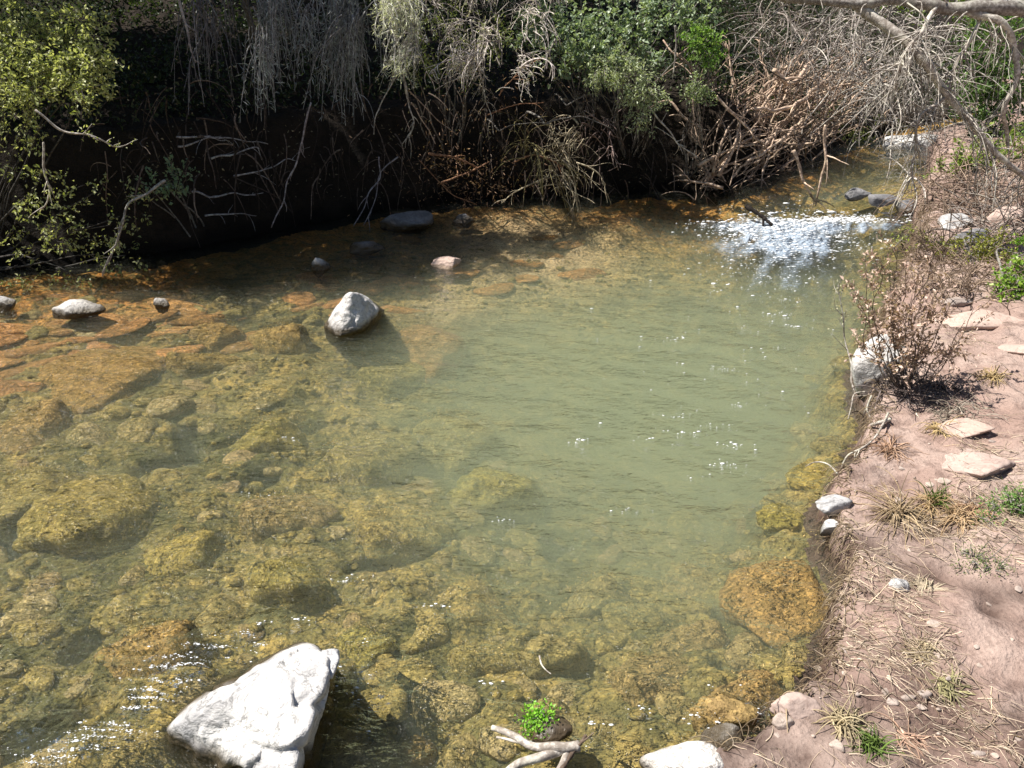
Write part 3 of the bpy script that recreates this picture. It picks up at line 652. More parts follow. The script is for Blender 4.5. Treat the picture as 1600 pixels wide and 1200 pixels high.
px_rock(725, 347, 32, 14, .08, M_GREYROCK, 'small dark bluish stone at the shaded waterline near the leaf litter', 208, z=0)
# lower right shore
px_rock(1085, 1222, 128, 40, .13, M_PALE, 'smooth cream rock cut by the bottom edge of the picture', 211, z=0, depth_ratio=.62, sharp=6, crack=0, sink=.5, lo=.85)
px_rock(1138, 1176, 62, 24, .06, M_PALE, 'angular white rock beside the smooth cream one at the water edge', 212, z=0, lo=.6)
px_rock(1248, 1120, 60, 20, .05, M_PINK, 'long pale pink stone lying on the bank corner', 213)
px_rock(1228, 1136, 30, 12, .03, M_PEB, 'slim pale chip just below the long pink stone', 214, sub=4)
px_rock(1312, 796, 58, 30, .065, M_WHITE, 'rounded white rock set in the bank edge', 215)
px_rock(1303, 832, 34, 30, .06, M_WHITE, 'jagged cream rock in the bank edge below the rounded white one', 216, lo=.55, depth_ratio=.9)
px_rock(1372, 592, 72, 46, .26, M_PALE, 'rounded pale boulder at the foot of the brown leafed shrub', 217, sharp=10, crack=0)
px_rock(1407, 925, 44, 20, .05, M_PALE, 'bright white angular stone lying on the bare bank', 218, lo=.6)
px_rock(1536, 738, 100, 72, .05, M_PINK, 'large flat pink sandstone slab on the bank', 219, lo=.6, rz=-.7, sub=5, crack=0, depth_ratio=.95, sink=.5)
px_rock(1520, 676, 68, 14, .04, M_PINK, 'thin pale pink slab just behind the large sandstone slab', 220, crack=0)
px_rock(1545, 512, 150, 22, .07, M_PINK, 'long pale flat slab across the bank behind the brown shrub', 221, crack=0, depth_ratio=.35)
px_rock(1592, 552, 56, 26, .04, M_PINK, 'flat cream stone at the right edge of the picture', 222, crack=0)
px_rock(1495, 478, 44, 14, .05, M_PEB, 'small pale stone beyond the long flat slab', 223, sub=4)
px_rock(1435, 236, 105, 24, .22, M_WHITE, 'long white boulder beside the upstream pool', 224, depth_ratio=.5, crack=0, sharp=9)
px_rock(1490, 354, 50, 24, .10, M_WHITE, 'pale broken rock in the twigs of the right bank', 225)
px_rock(1580, 350, 56, 26, .14, M_PINK, 'pinkish rock under grey twigs at the right edge', 226)
px_rock(1528, 375, 60, 16, .08, M_GREYROCK, 'flat grey stone behind the yellow green plant', 227)
px_rock(1418, 332, 38, 26, .14, M_GREYROCK, 'dark round rock at the right end of the rapid', 228)
px_rock(1340, 306, 46, 20, .08, M_GREYROCK, 'low dark rock in the upstream shallows beside the stakes', 230, z=.17, sub=4, depth_ratio=.5)
px_rock(1386, 318, 40, 20, .09, M_GREYROCK, 'dark jagged rock at the upstream lip of the rapid', 231, z=.17, sub=4, lo=.6)
px_rock(862, 1150, 70, 30, .05, M_GREYROCK, 'dark mossy rock awash behind the forked driftwood', 229, z=0)
# pebbles on the bank: the ones that can be picked out
PEB = [(1447, 1085, 26), (1420, 1090, 18), (1395, 1098, 18), (1383, 1080, 14), (1308, 1165, 26), (1505, 1105, 14), (1482, 1060, 12), (1318, 1052, 9), (1460, 975, 22), (1420, 963, 12), (1410, 733, 12), (1387, 880, 14), (1452, 757, 14),
       (1475, 752, 20), (1404, 783, 18), (1295, 1010, 10), (1320, 1018, 10), (1280, 1045, 14), (1440, 1105, 14), (1465, 1024, 14), (1545, 680, 10), (1550, 690, 10), (1525, 1010, 10), (1570, 885, 18), (1505, 860, 10), (1555, 1180, 12),
       (1530, 1178, 18), (1500, 1175, 10), (1390, 1060, 9), (1340, 1085, 9), (1360, 1140, 10), (1430, 1150, 10), (1215, 1150, 12), (1590, 1155, 12), (1580, 1000, 12), (1545, 945, 10), (1360, 990, 9), (1590, 920, 14), (1420, 860, 10), (1530, 1040, 12)]
PEBM = []
for k in range(5):
    v, f = rock_verts(300 + k, 3, 12, 8, .04, 2.0, .75); mb = MB(); mb.add(v, f); PEBM.append(mb.mesh('pebble', M_PEB))
for i, (px, py, w) in enumerate(PEB):
    p = GT(px, py); r = w * ppm(px, py, p[2]) / 2
    o = put(PEBM[i % 5], 'pebble', p + [0, 0, r * .02], (r * 1.05, r * .75, r * .5), R.uniform(0, 6)); tag(o, 'pale pebble lying on the trodden bank', 'pebble', 'pale pebbles on the trodden bank')
mb = MB()
gx = R.uniform(.9, 4.2, 2600); gy = R.uniform(1.9, 8.5, 2600); d_ = dist_right(gx, gy); ok = (d_ > .02) & (fbm(gx * 1.4, gy * 1.4, seed=71, octaves=2) + R.random(2600) > .45); gx, gy = gx[ok], gy[ok]; gz = terrain(gx, gy); N = len(gx)
rr = R.uniform(.002, .0065, N) * np.exp(R.normal(0, .35, N)); gv = u1[None] * (1 + .2 * R.normal(0, 1, (N, len(u1), 1))) * (rr[:, None, None] * np.array([1.3, 1, .7])) + np.stack([gx, gy, gz + rr * .2], 1)[:, None]
mb.add(gv.reshape(-1, 3), (f1[None] + (np.arange(N) * len(u1))[:, None, None]).reshape(-1, 3))
o = mb.build('bank_grit', M_PEB, stuff=True); tag(o, 'fine pale grit and crumbs on the trodden bank', 'grit', kind='stuff')

# ------------------------------------------------------------------ growth: builders
GREY, TAN, DARKB, PALE, STRAW = np.array((.46, .43, .39)), np.array((.62, .47, .36)), np.array((.07, .055, .045)), np.array((.66, .61, .54)), np.array((.50, .39, .23))
def leaf_on(mb, P, per, L, W, ca, cb, rng, spread=.02, up=.6, tmin=.15):
    """leaves set along strands P (N,K,3)"""
    N, K, _ = P.shape
    n = np.repeat(np.arange(N), per); t = rng.uniform(tmin, 1, len(n)) * (K - 1.001); k = t.astype(int); u = (t - k)[:, None]
    c = P[n, k] * (1 - u) + P[n, k + 1] * u; d = nrm(P[n, k + 1] - P[n, k])
    D = nrm(d * .6 + rng.normal(0, .75, c.shape)); Nn = nrm(np.array([0, 0, up]) + np.array(SUN_DIR) * up * .6 + rng.normal(0, .55, c.shape))
    m = len(n); leaves(mb, c + rng.normal(0, spread, c.shape), D, Nn, L * rng.uniform(.6, 1.25, m), W * rng.uniform(.6, 1.25, m), mixcol(ca, cb, m, rng))
def inside(c, r, n, rng, inner=1.0):
    d = nrm(rng.normal(0, 1, (n, 3))); return np.asarray(c) + d * np.asarray(r) * inner * rng.random((n, 1)) ** .4, d
def bush(name, label, cat, base, blobs, L, W, ca, cb, wood=GREY * .7, seed=0, per=12, gravity=.15, twig=.28, group=None, mat=None, stem_r=.014, sticky=True):
    rng = np.random.default_rng(seed); th = thing(name, base, label, cat, group); base = np.asarray(base, float)
    lf, tw, st = MB(), MB(), MB()
    for c, r, n in blobs:
        c = np.asarray(c, float); r = np.asarray(r, float)
        p, d = inside(c, r, n, rng, .8)
        S = strands(p, d + rng.normal(0, .5, d.shape), twig * rng.uniform(.6, 1.3, n), 5, gravity, .25, rng)
        leaf_on(lf, S, per, L, W, ca, cb, rng)
        tubes(tw, S[: max(1, n * 2 // 3)], np.linspace(.0045, .0015, 6)[None] * np.ones((max(1, n * 2 // 3), 1)), 3, wood, cap=False)
        for q in range(2 if sticky else 1):
            e = c + rng.normal(0, .5, 3) * r
            path = rough(bez([base + rng.normal(0, .03, 3) * [1, 1, 0] + [0, 0, -.05], base * .55 + e * .45 + rng.normal(0, .08, 3), e], 14), .04, 3, seed * 7 + q)
            tubes(st, path, np.linspace(stem_r, stem_r * .3, 14), 5, wood)
    st.build('stem', M_BARK, th, stuff=True); tw.build('twigs', M_BARK, th, stuff=True); lf.build('foliage', mat or M_LEAF, th, stuff=True, smooth=False)
    return th
def stick(name, label, path, r0, r1, col, seed=0, cat='branch', group=None, forks=3, flen=.25, wob=.02, leafy=None, n=26, gravity=.2, sides=6):
    rng = np.random.default_rng(seed + 900); path = rough(bez(path, n), wob, 5, seed)
    mb = MB(); tubes(mb, path, np.linspace(r0, r1, n) * (1 + .12 * rng.normal(0, 1, n)), sides, col)
    if forks:
        k = rng.integers(int(n * .25), n - 2, forks); d = nrm(path[k + 1] - path[k]) + rng.normal(0, .6, (forks, 3))
        S = strands(path[k], d, flen * rng.uniform(.4, 1.2, forks), 6, gravity, .25, rng)
        tubes(mb, S, np.linspace(r1 * 1.1, r1 * .35, 7)[None] * np.ones((forks, 1)), 4, np.asarray(col) * 1.05)
    o0 = path[0]
    if leafy:
        th = thing(name, o0, label, cat, group); mb.build('wood', M_BARK, th)
        lf = MB(); P = np.concatenate([path[None, ::max(1, (n - 1) // 6)][:, :7]] + ([S] if forks else []))
        leaf_on(lf, P, leafy[0], leafy[1], leafy[2], leafy[3], leafy[4], rng); lf.build('foliage', M_LEAF, th, stuff=True, smooth=False); return th
    return tag(mb.build(name, M_BARK, origin=o0), label, cat, group)
def curtain(name, label, cat, px0, px1, py0, py1, n, lo, hi, off, col, seed, gravity=1.2, needles=5, nl=.05, r=.0046, spread=.35, drift=(0, -.15, -.5), ncol=None, mat=None, wig=.12):
    """fine twigs hanging from a bough that runs along the top"""
    rng = np.random.default_rng(seed)
    nc = max(5, n // 28); cx = rng.uniform(px0, px1, nc); cy_ = rng.uniform(py0, py1, nc); ci = rng.integers(0, nc, n)
    px = cx[ci] + rng.normal(0, 9, n); py = cy_[ci] + rng.normal(0, 14, n); of = np.interp(py, [py0, py1], [off[1], off[0]]) + rng.uniform(-.15, .15, n) + rng.normal(0, .12, nc)[ci]
    p = np.array([V(a, b, c) for a, b, c in zip(px, py, of)])
    cl_ = rng.uniform(.55, 1.2, nc); cd = rng.normal(0, spread, (nc, 3))
    S = strands(p, np.array(drift) + cd[ci] + rng.normal(0, spread * .6, (n, 3)), rng.uniform(lo, hi, n) * cl_[ci], 8, gravity, wig, rng)
    th = thing(name, V((px0 + px1) / 2, py0, off[1]) + [0, .3, 0], label, cat); tw = MB()
    tubes(tw, S, np.linspace(r, r * .4, 9)[None] * rng.uniform(.6, 1.6, (n, 1)), 3, mixcol(np.asarray(col) * .75, np.asarray(col) * 1.15, n, rng), cap=False)
    tw.build('twigs', M_BARK, th, stuff=True)
    b = MB(); a0, a1 = V(px0 - 20, py0 - 10, off[1]), V(px1 + 10, py0 - 5, (off[0] + off[1]) / 2)
    br = min(1, n / 400) + .25; tubes(b, rough(bez([a0, (a0 + a1) / 2 + [0, .1, .12], a1], 20), .05, 3, seed), np.linspace(.022, .010, 20) * br, 6, GREY * .5)
    tubes(b, rough(bez([a0 + [-.3, 1.2, -.9], a0 + [-.15, .6, 0], a0], 12), .05, 3, seed + 3), np.linspace(.032, .022, 12) * br, 6, GREY * .5)
    b.build('bough', M_BARK, th)
    nl_ = max(3, n // 45); pi = rng.integers(0, n, nl_); lw = MB()
    S3 = strands(p[pi], np.array(drift) * .6 + rng.normal(0, .55, (nl_, 3)), rng.uniform(.6, 1.15, nl_) * hi, 10, gravity * .8, .22, rng)
    tubes(lw, S3, np.linspace(.010, .004, 11)[None] * rng.uniform(.6, 1.4, (nl_, 1)), 5, mixcol(np.asarray(col) * .8, np.asarray(col) * 1.3, nl_, rng))
    for kk in (4, 6, 7, 8, 9):
        S4 = strands(S3[:, kk], nrm(S3[:, kk + 1] - S3[:, kk]) + rng.normal(0, .5, (nl_, 3)), hi * rng.uniform(.12, .4, nl_), 6, gravity * .5, .25, rng); tubes(lw, S4, np.linspace(.005, .002, 7)[None] * np.ones((nl_, 1)), 4, np.asarray(col) * 1.1, cap=False)
    lw.build('branches', M_BARK, th, stuff=True)
    if needles:
        nd = MB(); leaf_on(nd, S, needles, nl, nl * .10, np.asarray(ncol if ncol is not None else col) * .8, np.asarray(ncol if ncol is not None else col) * 1.2, rng, .004, .3); nd.build('foliage', mat or M_DRYLEAF, th, stuff=True, smooth=False)
    return th
YG1, YG2 = (.23, .27, .08), (.54, .54, .30)
DG1, DG2 = (.05, .095, .03), (.16, .22, .09)
BG1, BG2 = (.10, .22, .02), (.24, .36, .05)
SG1, SG2 = (.24, .29, .17), (.48, .52, .34)

# ------------------------------------------------------------------ trees added behind, crowns out of view, set where they shade the bank
def tree(label, foot, crown, rad, n, seed, ca=DG1, cb=DG2):
    rng = np.random.default_rng(seed); foot = np.array([foot[0], foot[1], tz(*foot) - .1]); th = thing('tree', foot, label, 'tree'); crown = np.asarray(crown, float); rad = np.asarray(rad, float)
    tr = MB(); path = rough(bez([foot, foot * .5 + crown * .5 + [.1, .1, -.2], crown + [0, 0, rad[2] * .4]], 20), .12, 1, seed)
    tubes(tr, path, np.linspace(.13, .03, 20), 9, GREY * .55); tr.build('trunk', M_BARK, th)
    lb = MB(); k = rng.integers(8, 19, 16); d = nrm(rng.normal(0, 1, (16, 3)) * [1, 1, .4]); S = strands(path[k], d, rad.mean() * rng.uniform(.6, 1.0, 16), 8, -.1, .2, rng); tubes(lb, S, np.linspace(.035, .008, 9)[None] * np.ones((16, 1)), 5, GREY * .55); lb.build('limbs', M_BARK, th, stuff=True)
    lf = MB(); cl, dd = inside(crown, rad, n, rng); P = strands(cl, dd + rng.normal(0, .6, dd.shape), .4, 5, .2, .2, rng); leaf_on(lf, P, 18, .10, .06, ca, cb, rng, .05); lf.build('crown', M_LEAF, th, stuff=True, smooth=False)
tree('leafy tree added behind the left bush, crown out of view to shade the hollow', (-6.0, 9.8), (-5.2, 8.7, 4.7), (1.9, .95, 1.3), 1050, 401)
tree('second leafy tree added for shade, higher on the slope behind the left bush', (-6.6, 11.4), (-6.0, 10.3, 6.0), (1.9, 1.0, 1.5), 800, 405)
tree('leafy tree added up the slope to shade the hill behind the hanging twigs', (-3.3, 12.8), (-3.4, 11.6, 6.0), (1.9, 1.1, 1.5), 700, 402)
tree('leafy tree added for shade at the top of the slope, left of its neighbour', (-5.4, 14.6), (-5.4, 13.4, 6.6), (2.2, 1.4, 1.5), 600, 407)
tree('leafy tree added for shade at the top of the slope behind the ivy', (-1.6, 15.2), (-1.7, 14.0, 6.8), (2.2, 1.4, 1.5), 600, 408)
tree('tall leafy tree added for shade at the far left of the bank', (-9.8, 9.6), (-9.4, 8.6, 5.0), (1.6, 1.3, 1.5), 600, 404)

# undergrowth on the hillside, leaf greens darkened to stand in for deep shade
rng = np.random.default_rng(55); n = 30000
hx = rng.uniform(-9, 9, n); hy = rng.uniform(7, 20, n); d_ = dist_left(hx, hy); ok = (d_ > .75) & ((fbm(hx * .9, hy * .9, seed=81, octaves=3) + rng.random(n) * .8) > -.1)
hx, hy = hx[ok], hy[ok]; base_ = np.stack([hx, hy, terrain(hx, hy)], 1)
S = strands(base_, np.array([0, -.35, 1.0]) + rng.normal(0, .45, base_.shape), rng.uniform(.15, .6, len(hx)), 5, .5, .25, rng)
mb = MB(); leaf_on(mb, S, 5, .06, .036, np.array(DG1) * .3, np.array(DG2) * .3, rng, .03, .7); o = mb.build('undergrowth', M_LEAF, stuff=True, smooth=False); tag(o, 'leafy undergrowth covering the slope behind the stream, leaf colour darkened for shade', 'undergrowth', kind='stuff')

# ------------------------------------------------------------------ the left bush
bl = []
for px, py, rx, rz_, n, of in [(20, 40, .34, .24, 90, .1), (70, 75, .30, .22, 90, .0), (115, 110, .22, .18, 70, -.1), (40, 130, .32, .16, 80, 0), (150, 48, .11, .12, 26, -.1), (110, 35, .14, .12, 26, 0), (150, 90, .12, .07, 26, -.15), (130, 135, .14, .07, 36, -.15),
                               (20, 190, .28, .14, 34, .1), (-60, 90, .4, .4, 90, .1), (60, -50, .5, .22, 60, .2), (-60, -60, .5, .3, 70, .2), (70, 300, .12, .10, 10, 0), (25, 250, .2, .15, 14, .1), (120, 390, .16, .12, 22, -.1), (120, 425, .12, .07, 18, -.15), (60, 370, .3, .22, 28, 0), (15, 420, .22, .16, 16, 0), (165, 355, .16, .14, 22, -.05), (210, 330, .16, .12, 18, -.1), (90, 330, .3, .2, 30, 0), (40, 300, .3, .25, 30, 0), (150, 290, .16, .12, 14, 0), (190, 400, .15, .12, 14, .0), (70, 440, .3, .06, 16, 0)]:
    bl.append((V(px, py, of + .35 + .5 * max(0, 170 - py) / 170), (rx * 1.05, .24, rz_ * 1.05), n if py < 200 else max(4, int(n * .42))))
bush('leafy_shrub', 'sunlit yellow green small leaved bush leaning in from the left edge', 'bush', GT(-70, 430) + [0, .35, 0], bl, .042, .024, YG1, YG2, seed=1, per=13, twig=.2, wood=GREY * .22, sticky=False)
bush('leafy_shrub', 'leafy shrub on the far bank left of the sunlit bush', 'bush', GT(-330, 440) + [0, .4, 0], [(V(px, py, of), (.6, .35, .4), 70) for px, py, of in [(-250, 100, .8), (-330, 240, .4), (-420, 120, .8), (-260, 340, .2), (-460, 320, .3), (-350, 20, 1.0)]], .045, .026, YG1, YG2, seed=41, per=9, twig=.25, wood=GREY * .3)
bl = [(V(278, 277, .5), (.13, .12, .08), 14), (V(262, 282, .45), (.10, .1, .06), 9), (V(235, 290, .5), (.12, .1, .05), 5)]
bush('sprig', 'pale green sprig glimmering in the black hollow right of the left bush', 'sprig', GT(275, 425) + [0, .9, 0], bl, .05, .03, SG1, (.2, .32, .2), seed=2, per=9, twig=.14)
stick('bare_twig', 'pale bare twig jutting right from the left bush', [V(55, 172, -.1), V(95, 203, -.15), V(140, 209, -.2), V(175, 228, -.25), V(192, 229, -.25)], .010, .004, PALE, 11, 'twig', forks=6, flen=.15, leafy=(5, .03, .018, YG1, YG2))
stick('bare_twig', 'pale slanting stem below the left bush, dipping to the water', [V(258, 282, 0), V(225, 305, -.05), V(200, 325, -.1), V(183, 370, -.1), V(160, 432, -.1)], .013, .007, GREY, 12, 'twig', forks=5, flen=.25, leafy=(4, .03, .018, YG1, YG2))
stick('bare_twig', 'upright pale stem with few leaves hanging under the left bush', [V(68, 222, -.1), V(73, 268, -.12), V(82, 300, -.12), V(62, 330, -.1)], .010, .005, PALE, 13, 'twig', forks=5, flen=.14, leafy=(6, .03, .02, YG1, YG2))

# ------------------------------------------------------------------ the shaded curtain and sticks of the black hollow
curtain('hanging_twigs', 'curtain of blue grey twigs hanging in the shade at top left centre', 'dry shrub', 385, 610, -90, 60, 420, .3, 1.0, (-.2, .6), (.42, .43, .45), 21, needles=8, nl=.07, ncol=(.36, .39, .41))
curtain('hanging_twigs', 'thin sparse dark twigs hanging beside the black hollow', 'dry shrub', 300, 400, -90, 20, 60, .3, 1.0, (.3, .9), (.24, .23, .24), 22, needles=3, nl=.05)
stick('hanging_branch', 'forked bare branch hanging at the top left of the black hollow', [V(272, -40, .2), V(284, 20, .2), V(292, 50, .2), V(298, 75, .2), V(306, 98, .2)], .014, .005, (.36, .34, .38), 14, forks=4, flen=.3)
stick('hanging_branch', 'long thin stick slanting down through the black hollow with splayed tip', [V(486, 160, -.1), V(472, 215, -.1), V(458, 265, -.12), V(443, 310, -.15), V(424, 356, -.15)], .009, .006, (.42, .38, .4), 15, forks=5, flen=.16)
stick('hanging_branch', 'curved twig reaching down to the dark water, left of a twin', [V(592, 245, -.1), V(592, 275, -.1), V(575, 310, -.12), V(552, 353, -.12)], .009, .005, (.36, .34, .38), 16, forks=2, flen=.2)
stick('hanging_branch', 'curved twig reaching down to the dark water, right of its twin', [V(622, 245, -.1), V(592, 270, -.05), V(586, 315, -.1), V(568, 352, -.1)], .008, .004, (.36, .34, .38), 17, forks=2, flen=.2)
for i, (a, b, c, lab) in enumerate([((275, 214), (345, 211), (420, 226), 'pale wavy stick lying level across the black hollow'), ((278, 229), (310, 224), (350, 220), 'short thin stick just under the pale wavy one'), ((365, 275), (410, 262), (462, 252), 'grey stick slanting up to the right deep in the hollow'),
                                    ((300, 300), (350, 306), (410, 301), 'dim stick low in the black hollow'), ((320, 337), (360, 334), (400, 337), 'faint pale log at the foot of the black hollow'), ((330, 248), (380, 240), (410, 252), 'crooked dim twig between two paler sticks in the hollow')]):
    stick('fallen_stick', lab, [V(*a, .5), V(*b, .42), V(*c, .47)], .011, .003, (.50, .50, .52), 30 + i, 'stick', forks=4, flen=.22, wob=.07)

rng = np.random.default_rng(131); n = 330; px = rng.uniform(150, 1130, n); py = rng.uniform(130, 300, n); p = np.array([V(a, b, c) for a, b, c in zip(px, py, rng.uniform(.25, .75, n))])
S = strands(p, np.array([0, -.35, -.4]) + rng.normal(0, .6, (n, 3)), rng.uniform(.15, .7, n), 8, .9, .3, rng); mb = MB()
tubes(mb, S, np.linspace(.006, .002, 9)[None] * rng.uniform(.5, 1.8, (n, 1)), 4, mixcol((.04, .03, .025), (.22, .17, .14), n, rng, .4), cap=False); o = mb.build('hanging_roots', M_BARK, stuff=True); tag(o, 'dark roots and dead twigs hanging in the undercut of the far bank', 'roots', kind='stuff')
n = 1100; px = rng.uniform(180, 1130, n); py = rng.uniform(60, 310, n); p = np.array([V(a, b, c) for a, b, c in zip(px, py, rng.uniform(.15, .7, n))]); mb = MB()
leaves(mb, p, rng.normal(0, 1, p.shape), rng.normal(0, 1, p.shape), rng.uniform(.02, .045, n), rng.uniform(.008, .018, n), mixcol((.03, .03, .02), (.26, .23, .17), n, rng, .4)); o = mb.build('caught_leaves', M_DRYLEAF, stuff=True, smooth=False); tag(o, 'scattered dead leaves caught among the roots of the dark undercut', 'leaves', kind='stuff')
# ------------------------------------------------------------------ lit grey shrubs at top centre
curtain('hanging_shrub', 'sunlit silvery branch like a bottle brush hanging at top centre left', 'dry shrub', 612, 645, -90, 130, 240, .15, .4, (-.55, .1), (.78, .76, .69), 23, needles=12, nl=.06, ncol=(.68, .69, .56), spread=.3, gravity=.7, drift=(0, -.5, -.3))
stick('hanging_branch', 'silvery hanging branch ending in a bent tip below the bottle brush twigs', [V(618, 20, -.15), V(628, 110, -.2), V(638, 165, -.2), V(646, 195, -.2), V(628, 226, -.2)], .013, .005, PALE, 18, forks=14, flen=.22, gravity=.8)
stick('hanging_branch', 'bowed pale twig curving left from the silvery branch', [V(626, 110, -.2), V(605, 140, -.2), V(590, 175, -.2), V(584, 210, -.2)], .008, .005, PALE, 19, forks=2, flen=.1)
stick('hanging_branch', 'straight thin rod slanting down right beneath the grey shrub', [V(640, 143, -.1), V(675, 175, -.12), V(713, 210, -.15)], .007, .004, TAN, 20, forks=0)
stick('hanging_branch', 'second straight thin rod, steeper, with a paler end', [V(642, 160, -.1), V(662, 190, -.12), V(680, 225, -.15)], .008, .005, TAN * 1.1, 21, forks=1)
curtain('hanging_shrub', 'dense pinkish grey twigs draping down at the top centre', 'dry shrub', 640, 872, -110, 120, 640, .15, .5, (-.5, .9), (.88, .80, .75), 24, needles=4, nl=.05, ncol=(.76, .72, .60), spread=.6, wig=.28, gravity=.55, drift=(0, -.6, -.1))
bush('green_shrub', 'patchy green growth among the grey draping twigs at top centre', 'bush', GT(700, 330) + [0, 1.0, .3], [(V(680, 70, .1), (.25, .2, .25), 34), (V(655, 100, -.2), (.15, .2, .15), 20), (V(770, 60, -.2), (.2, .15, .15), 20), (V(725, 90, .1), (.2, .2, .2), 18), (V(700, 20, .3), (.3, .2, .2), 22)], .04, .014, (.12, .16, .04), (.22, .25, .08), seed=3, per=12, twig=.2)
stick('hanging_branch', 'grey branch hanging with dry tufts right of top centre', [V(735, 30, -.15), V(745, 90, -.2), V(758, 150, -.2), V(771, 208, -.2)], .011, .004, PALE, 22, forks=12, flen=.2, gravity=.9, leafy=(5, .05, .006, (.34, .3, .25), (.45, .4, .34)))
# lit leaf litter and broken sticks under them
rng = np.random.default_rng(77); mb = MB()
for px, py, sx, sy, n in [(730, 285, 45, 32, 480), (700, 255, 35, 20, 120), (800, 290, 50, 20, 110), (790, 180, 60, 40, 150), (660, 200, 60, 40, 60)]:
    p = np.array([V(a, b, c) for a, b, c in zip(rng.normal(px, sx, n), rng.normal(py, sy, n), rng.uniform(.0, .35, n))]); leaves(mb, p, rng.normal(0, 1, p.shape), np.array(SUN_DIR) + rng.normal(0, .6, p.shape), rng.uniform(.02, .07, n), rng.uniform(.005, .016, n), mixcol((.10, .05, .03), (.42, .28, .19), n, rng, .3))
o = mb.build('leaf_litter', M_DRYLEAF, stuff=True, smooth=False); tag(o, 'red brown dead leaves caught on the lit bank face', 'leaf litter', kind='stuff')
for i, (a, b, c, lab, r) in enumerate([((670, 240), (705, 246), (745, 262), 'thick orange brown stick lying in the leaf litter', .016), ((690, 285), (730, 270), (765, 252), 'tan stick slanting up over the red leaf litter', .012), ((655, 250), (700, 300), (745, 320), 'thin stick crossing the dark edge of the litter', .007), ((800, 255), (840, 240), (880, 262), 'tan broken stick at the left of the straw coloured shrub', .011),
                                        ((760, 180), (800, 165), (850, 160), 'pale twig sticking out over the dark bank face', .008), ((780, 150), (800, 120), (850, 90), 'thin tan twig under the draping shrub', .008)]):
    stick('fallen_stick', lab, [V(*a, -.05), V(*b, -.05), V(*c, 0)], r, r * .6, np.array((.40, .22, .13)), 40 + i, 'stick', forks=2, flen=.2, wob=.02)

# ------------------------------------------------------------------ ivy and straw coloured shrubs of the middle bank
bl = [(V(px, py, of), (rx, .25, rz_), n) for px, py, rx, rz_, n, of in [(a_, b_, c_, d_, int(e_ * .8), f_ * .3 + .9 * max(0, 110 - b_) / 110) for a_, b_, c_, d_, e_, f_ in [(845, 15, .3, .25, 60, .3), (890, 55, .25, .22, 70, .2), (925, 90, .22, .2, 70, .1), (880, 85, .2, .15, 44, .1), (960, 30, .35, .25, 70, .4), (990, 60, .25, .25, 50, .4), (1040, 20, .3, .25, 60, .3), (1090, 20, .25, .2, 50, .3), (1010, 85, .2, .15, 20, .5), (900, -40, .5, .2, 60, .5), (1050, -30, .5, .15, 50, .6), (830, 50, .2, .2, 20, .4)]]]
bush('ivy_shrub', 'broad dark green ivy like bush at top centre right', 'bush', GT(950, 300) + [0, 1.0, .3], bl, .06, .045, (.10, .155, .08), (.40, .47, .33), seed=4, per=10, twig=.2)
bl = [(V(px, py, of), (rx, .18, rz_), n) for px, py, rx, rz_, n, of in [(945, 108, .18, .10, 40, -.1), (985, 122, .18, .11, 44, -.15), (1010, 150, .16, .12, 40, -.2), (960, 95, .2, .12, 36, 0), (1005, 175, .12, .08, 18, -.2)]]
bush('drooping_shrub', 'grey green drooping sprays below the dark ivy', 'bush', GT(990, 310) + [0, .7, .3], bl, .045, .017, SG1, SG2, seed=5, per=15, twig=.2, gravity=.7)
bush('green_sprig', 'bright green leafy sprig above the driftwood', 'sprig', GT(1110, 300) + [0, 1.2, .3], [(V(1100, 70, .2), (.18, .15, .14), 26), (V(1115, 82, .15), (.12, .1, .1), 18), (V(1085, 50, .2), (.14, .12, .1), 14)], .055, .035, BG1, (.26, .36, .12), seed=6, per=10, twig=.15)
bush('green_sprig', 'pale green sprig at the left end of the driftwood', 'sprig', GT(1095, 300) + [0, .8, .3], [(V(1095, 135, 0), (.13, .12, .16), 26), (V(1088, 150, 0), (.1, .1, .12), 12)], .045, .022, SG1, (.26, .32, .15), seed=7, per=12, twig=.14)
curtain('drooping_dry_shrub', 'straw coloured bare shrub drooping in strands over the dark water', 'dry shrub', 870, 945, 205, 275, 95, .25, .6, (-.35, .0), (.66, .57, .40), 25, needles=1, nl=.03, gravity=.7, spread=.95, drift=(.15, -.35, -.1), r=.005, wig=.42)
curtain('drooping_dry_shrub', 'pinkish bare twigs tangled above the straw coloured shrub', 'dry shrub', 905, 960, 175, 230, 44, .2, .5, (-.2, .1), (.40, .30, .27), 26, needles=0, gravity=.6, spread=.7, drift=(0, -.2, -.2), r=.005, wig=.3)
curtain('drooping_dry_shrub', 'olive bare stems with small leaves low on the dark bank', 'dry shrub', 800, 870, 215, 262, 40, .3, .6, (-.25, .0), (.33, .28, .13), 27, needles=3, nl=.03, ncol=(.25, .24, .08), gravity=.9, spread=.6, drift=(-.05, -.3, 0), r=.005, wig=.22)
stick('hanging_branch', 'long pale branch slanting down right with a forked tip over the dark water', [V(1012, 165, -.2), V(1035, 192, -.25), V(1060, 225, -.3), V(1090, 246, -.3)], .011, .006, PALE, 23, forks=7, flen=.25)
stick('hanging_branch', 'pale curved stem dangling left of the grey green sprays', [V(868, 60, -.05), V(860, 80, -.1), V(863, 100, -.1), V(858, 122, -.1)], .008, .005, PALE, 24, forks=1, flen=.1)
stick('hanging_branch', 'thin straight rod hanging left of the driftwood', [V(1083, 155, -.1), V(1083, 180, -.1), V(1081, 212, -.1)], .007, .005, TAN * 1.1, 25, forks=1, flen=.1)
stick('hanging_branch', 'upright grey stem between the ivy and the bright sprig', [V(1055, 40, -.05), V(1054, 80, -.05), V(1052, 115, -.05)], .011, .008, GREY, 26, forks=3, flen=.25)

